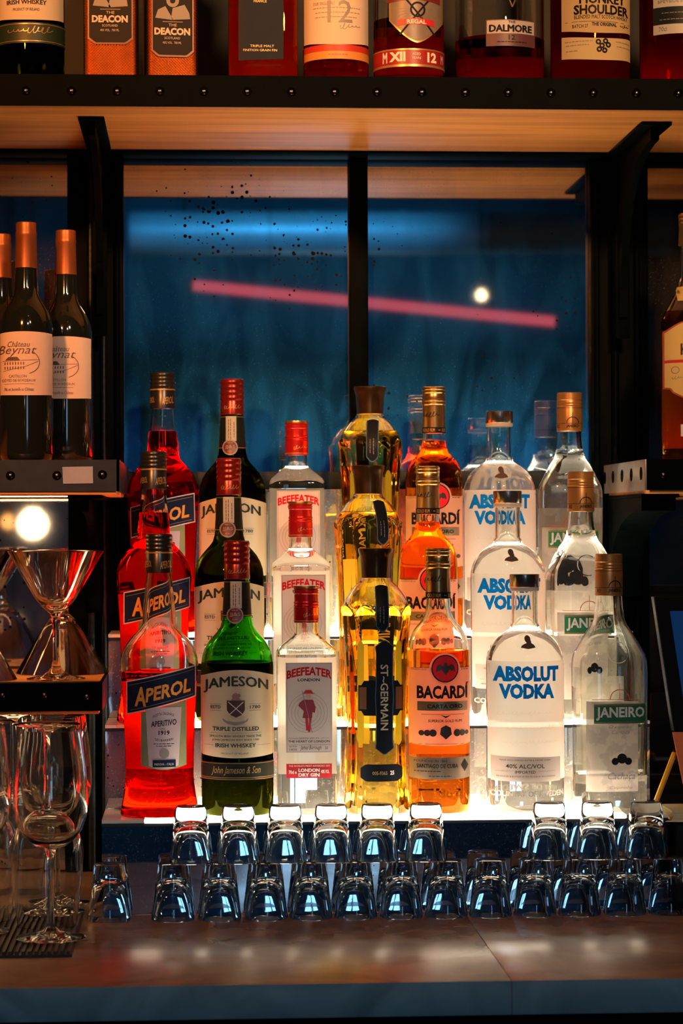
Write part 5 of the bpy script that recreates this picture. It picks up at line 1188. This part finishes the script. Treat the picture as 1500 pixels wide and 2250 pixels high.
# pink light tube
tb = thing('pink_light_tube', 'glowing pink tube light hanging in the room, seen in the mirror', 'light tube', (0, 0, 0))
A, B = atm(415, 626, -0.55), atm(1228, 708, -0.45)
A2, B2 = A + (B - A) * .012, B - (B - A) * .012
MB().tube([A2 + (B2 - A2) * i / 6 for i in range(7)], 0.0155, 16).build('tube', emit('pink_glow', (1.0, 0.13, 0.17), 0.75), tb)
MB().tube([A, A2], 0.0158, 16).build('end_cap', mat('cap_grey_pink', (0.3, 0.1, 0.1), 0.5), tb); MB().tube([B2, B], 0.0158, 16).build('end_cap', mat('cap_grey_pink', (0, 0, 0)), tb)
for t in (0.22, 0.82):
    c = A + (B - A) * t; MB().tube([c + Vector((0, 0, 0.015)), Vector((c.x, c.y, RZ1 - 0.001))], 0.0015, 6).build('hanging_wire', M_BLACK, tb)
def pendant(label, pos, r, col, s, cord=True):
    o = thing('pendant_lamp', label, 'lamp', pos)
    MB().lathe([(0, -r), (r * .5, -r * .86), (r * .86, -r * .5), (r, 0), (r * .86, r * .5), (r * .5, r * .86), (r * .35, r * 1.1), (0, r * 1.1)], 24).build('globe', emit(label, col, s), o)
    MB().lathe([(0, r * 1.05), (r * .5, r * 1.05), (r * .45, r * 2.0), (0, r * 2.0)], 20).build('socket', M_BLACK, o)
    MB().tube([(0, 0, r * 2), (0, 0, RZ1 - pos[2] - 0.001)], 0.003, 8).build('cord', M_BLACK, o)
p = atm(1057, 649, -0.75); pendant('small warm globe bulb hanging over the room, near the pink tube in the mirror', p, 0.019, (1, 0.72, 0.38), 5.0)
p = atm(72, 1152, -0.9); pendant('bright warm globe lamp reflected in the left mirror above the cocktail glasses', p, 0.046, (1, 0.72, 0.42), 16.0)
p = atm(18, 1147, -1.3); pendant('dimmer orange globe lamp beside the bright one in the left mirror', p, 0.025, (1, 0.45, 0.12), 3.0)
p = atm(30, 1372, -0.9); pendant('low warm globe lamp reflected under the bright one in the left mirror', p, 0.024, (1, 0.62, 0.28), 5.0)
# round duct under the ceiling, washed by blue light
du = thing('ceiling_duct', 'pale round air duct lit blue under the ceiling, seen in the mirror', 'duct', (0, 0, 0))
A, B = atm(285, 512, -1.5), atm(1480, 512, -1.5); r = abs(atm(700, 470, -1.5).z - atm(700, 562, -1.5).z) / 2
for i in range(6):
    a_, b_ = A + (B - A) * (i / 6), A + (B - A) * ((i + 1) / 6 - 0.004)
    MB().tube([a_, b_], r, 28).build('duct_section', mat('galvanised', (0.50, 0.58, 0.62), 0.45, 0.3, noise=0.2, nscale=8), du)
    if i: MB().tube([a_ - Vector((.012, 0, 0)), a_ + Vector((.008, 0, 0))], r * 1.05, 28).build('joint_ring', mat('galvanised', (0, 0, 0)), du)
for t in (0.1, 0.9):
    c = A + (B - A) * t; MB().tube([c + Vector((0, 0, r)), Vector((c.x, c.y, RZ1 - 0.001))], 0.004, 8).build('hanger', M_BLACK, du)
# housings of the spotlights
for k, (lo, ta, en, co, si, sp) in LAMPS.items():
    desc = {'warm_left': 'warm ceiling spotlight over the left of the room', 'warm_right': 'warm ceiling spotlight over the right of the room', 'cool_mid': 'cool white ceiling spotlight aimed at the shot glasses', 'blue_back': 'blue ceiling spotlight aimed at the far wall', 'counter_fill': 'added orange fill spotlight, out of view straight over the bar counter'}[k]
    o = thing('ceiling_spotlight', desc, 'spotlight', lo)
    d = (Vector(ta) - Vector(lo)).normalized(); q = d.to_track_quat('-Z', 'Y').to_matrix().to_4x4()
    me = MB().lathe([(si * 1.12, -0.06), (si * 1.18, -0.06), (si * 1.18, 0.10), (si * 0.6, 0.15), (0, 0.15), (0, 0.14), (si * .55, 0.14), (si * 1.12, 0.09)], 28).mesh('can', M_BLACK, fix=True); me.transform(q); link('can', me, o)
    top = q @ Vector((0, 0, 0.15))
    MB().tube([top, (top.x, top.y, RZ1 - lo[2] - 0.001)], 0.008, 8).build('stalk', M_BLACK, o)
# printed matter of several strokes or letters stays one part each
for o in SC.objects:
    if o.type == 'MESH' and o.parent and o.name.split('.')[0] in ('lettering', 'rules', 'signature', 'script_lines', 'engraving', 'medals', 'emblem', 'saltire', 'rays', 'legs_and_hat', 'sun_arch', 'seal', 'numerals', 'embossing', 'crossed_blades', 'bust', 'bat', 'silver_emblem', 'helmet'):
        o['kind'] = 'stuff'
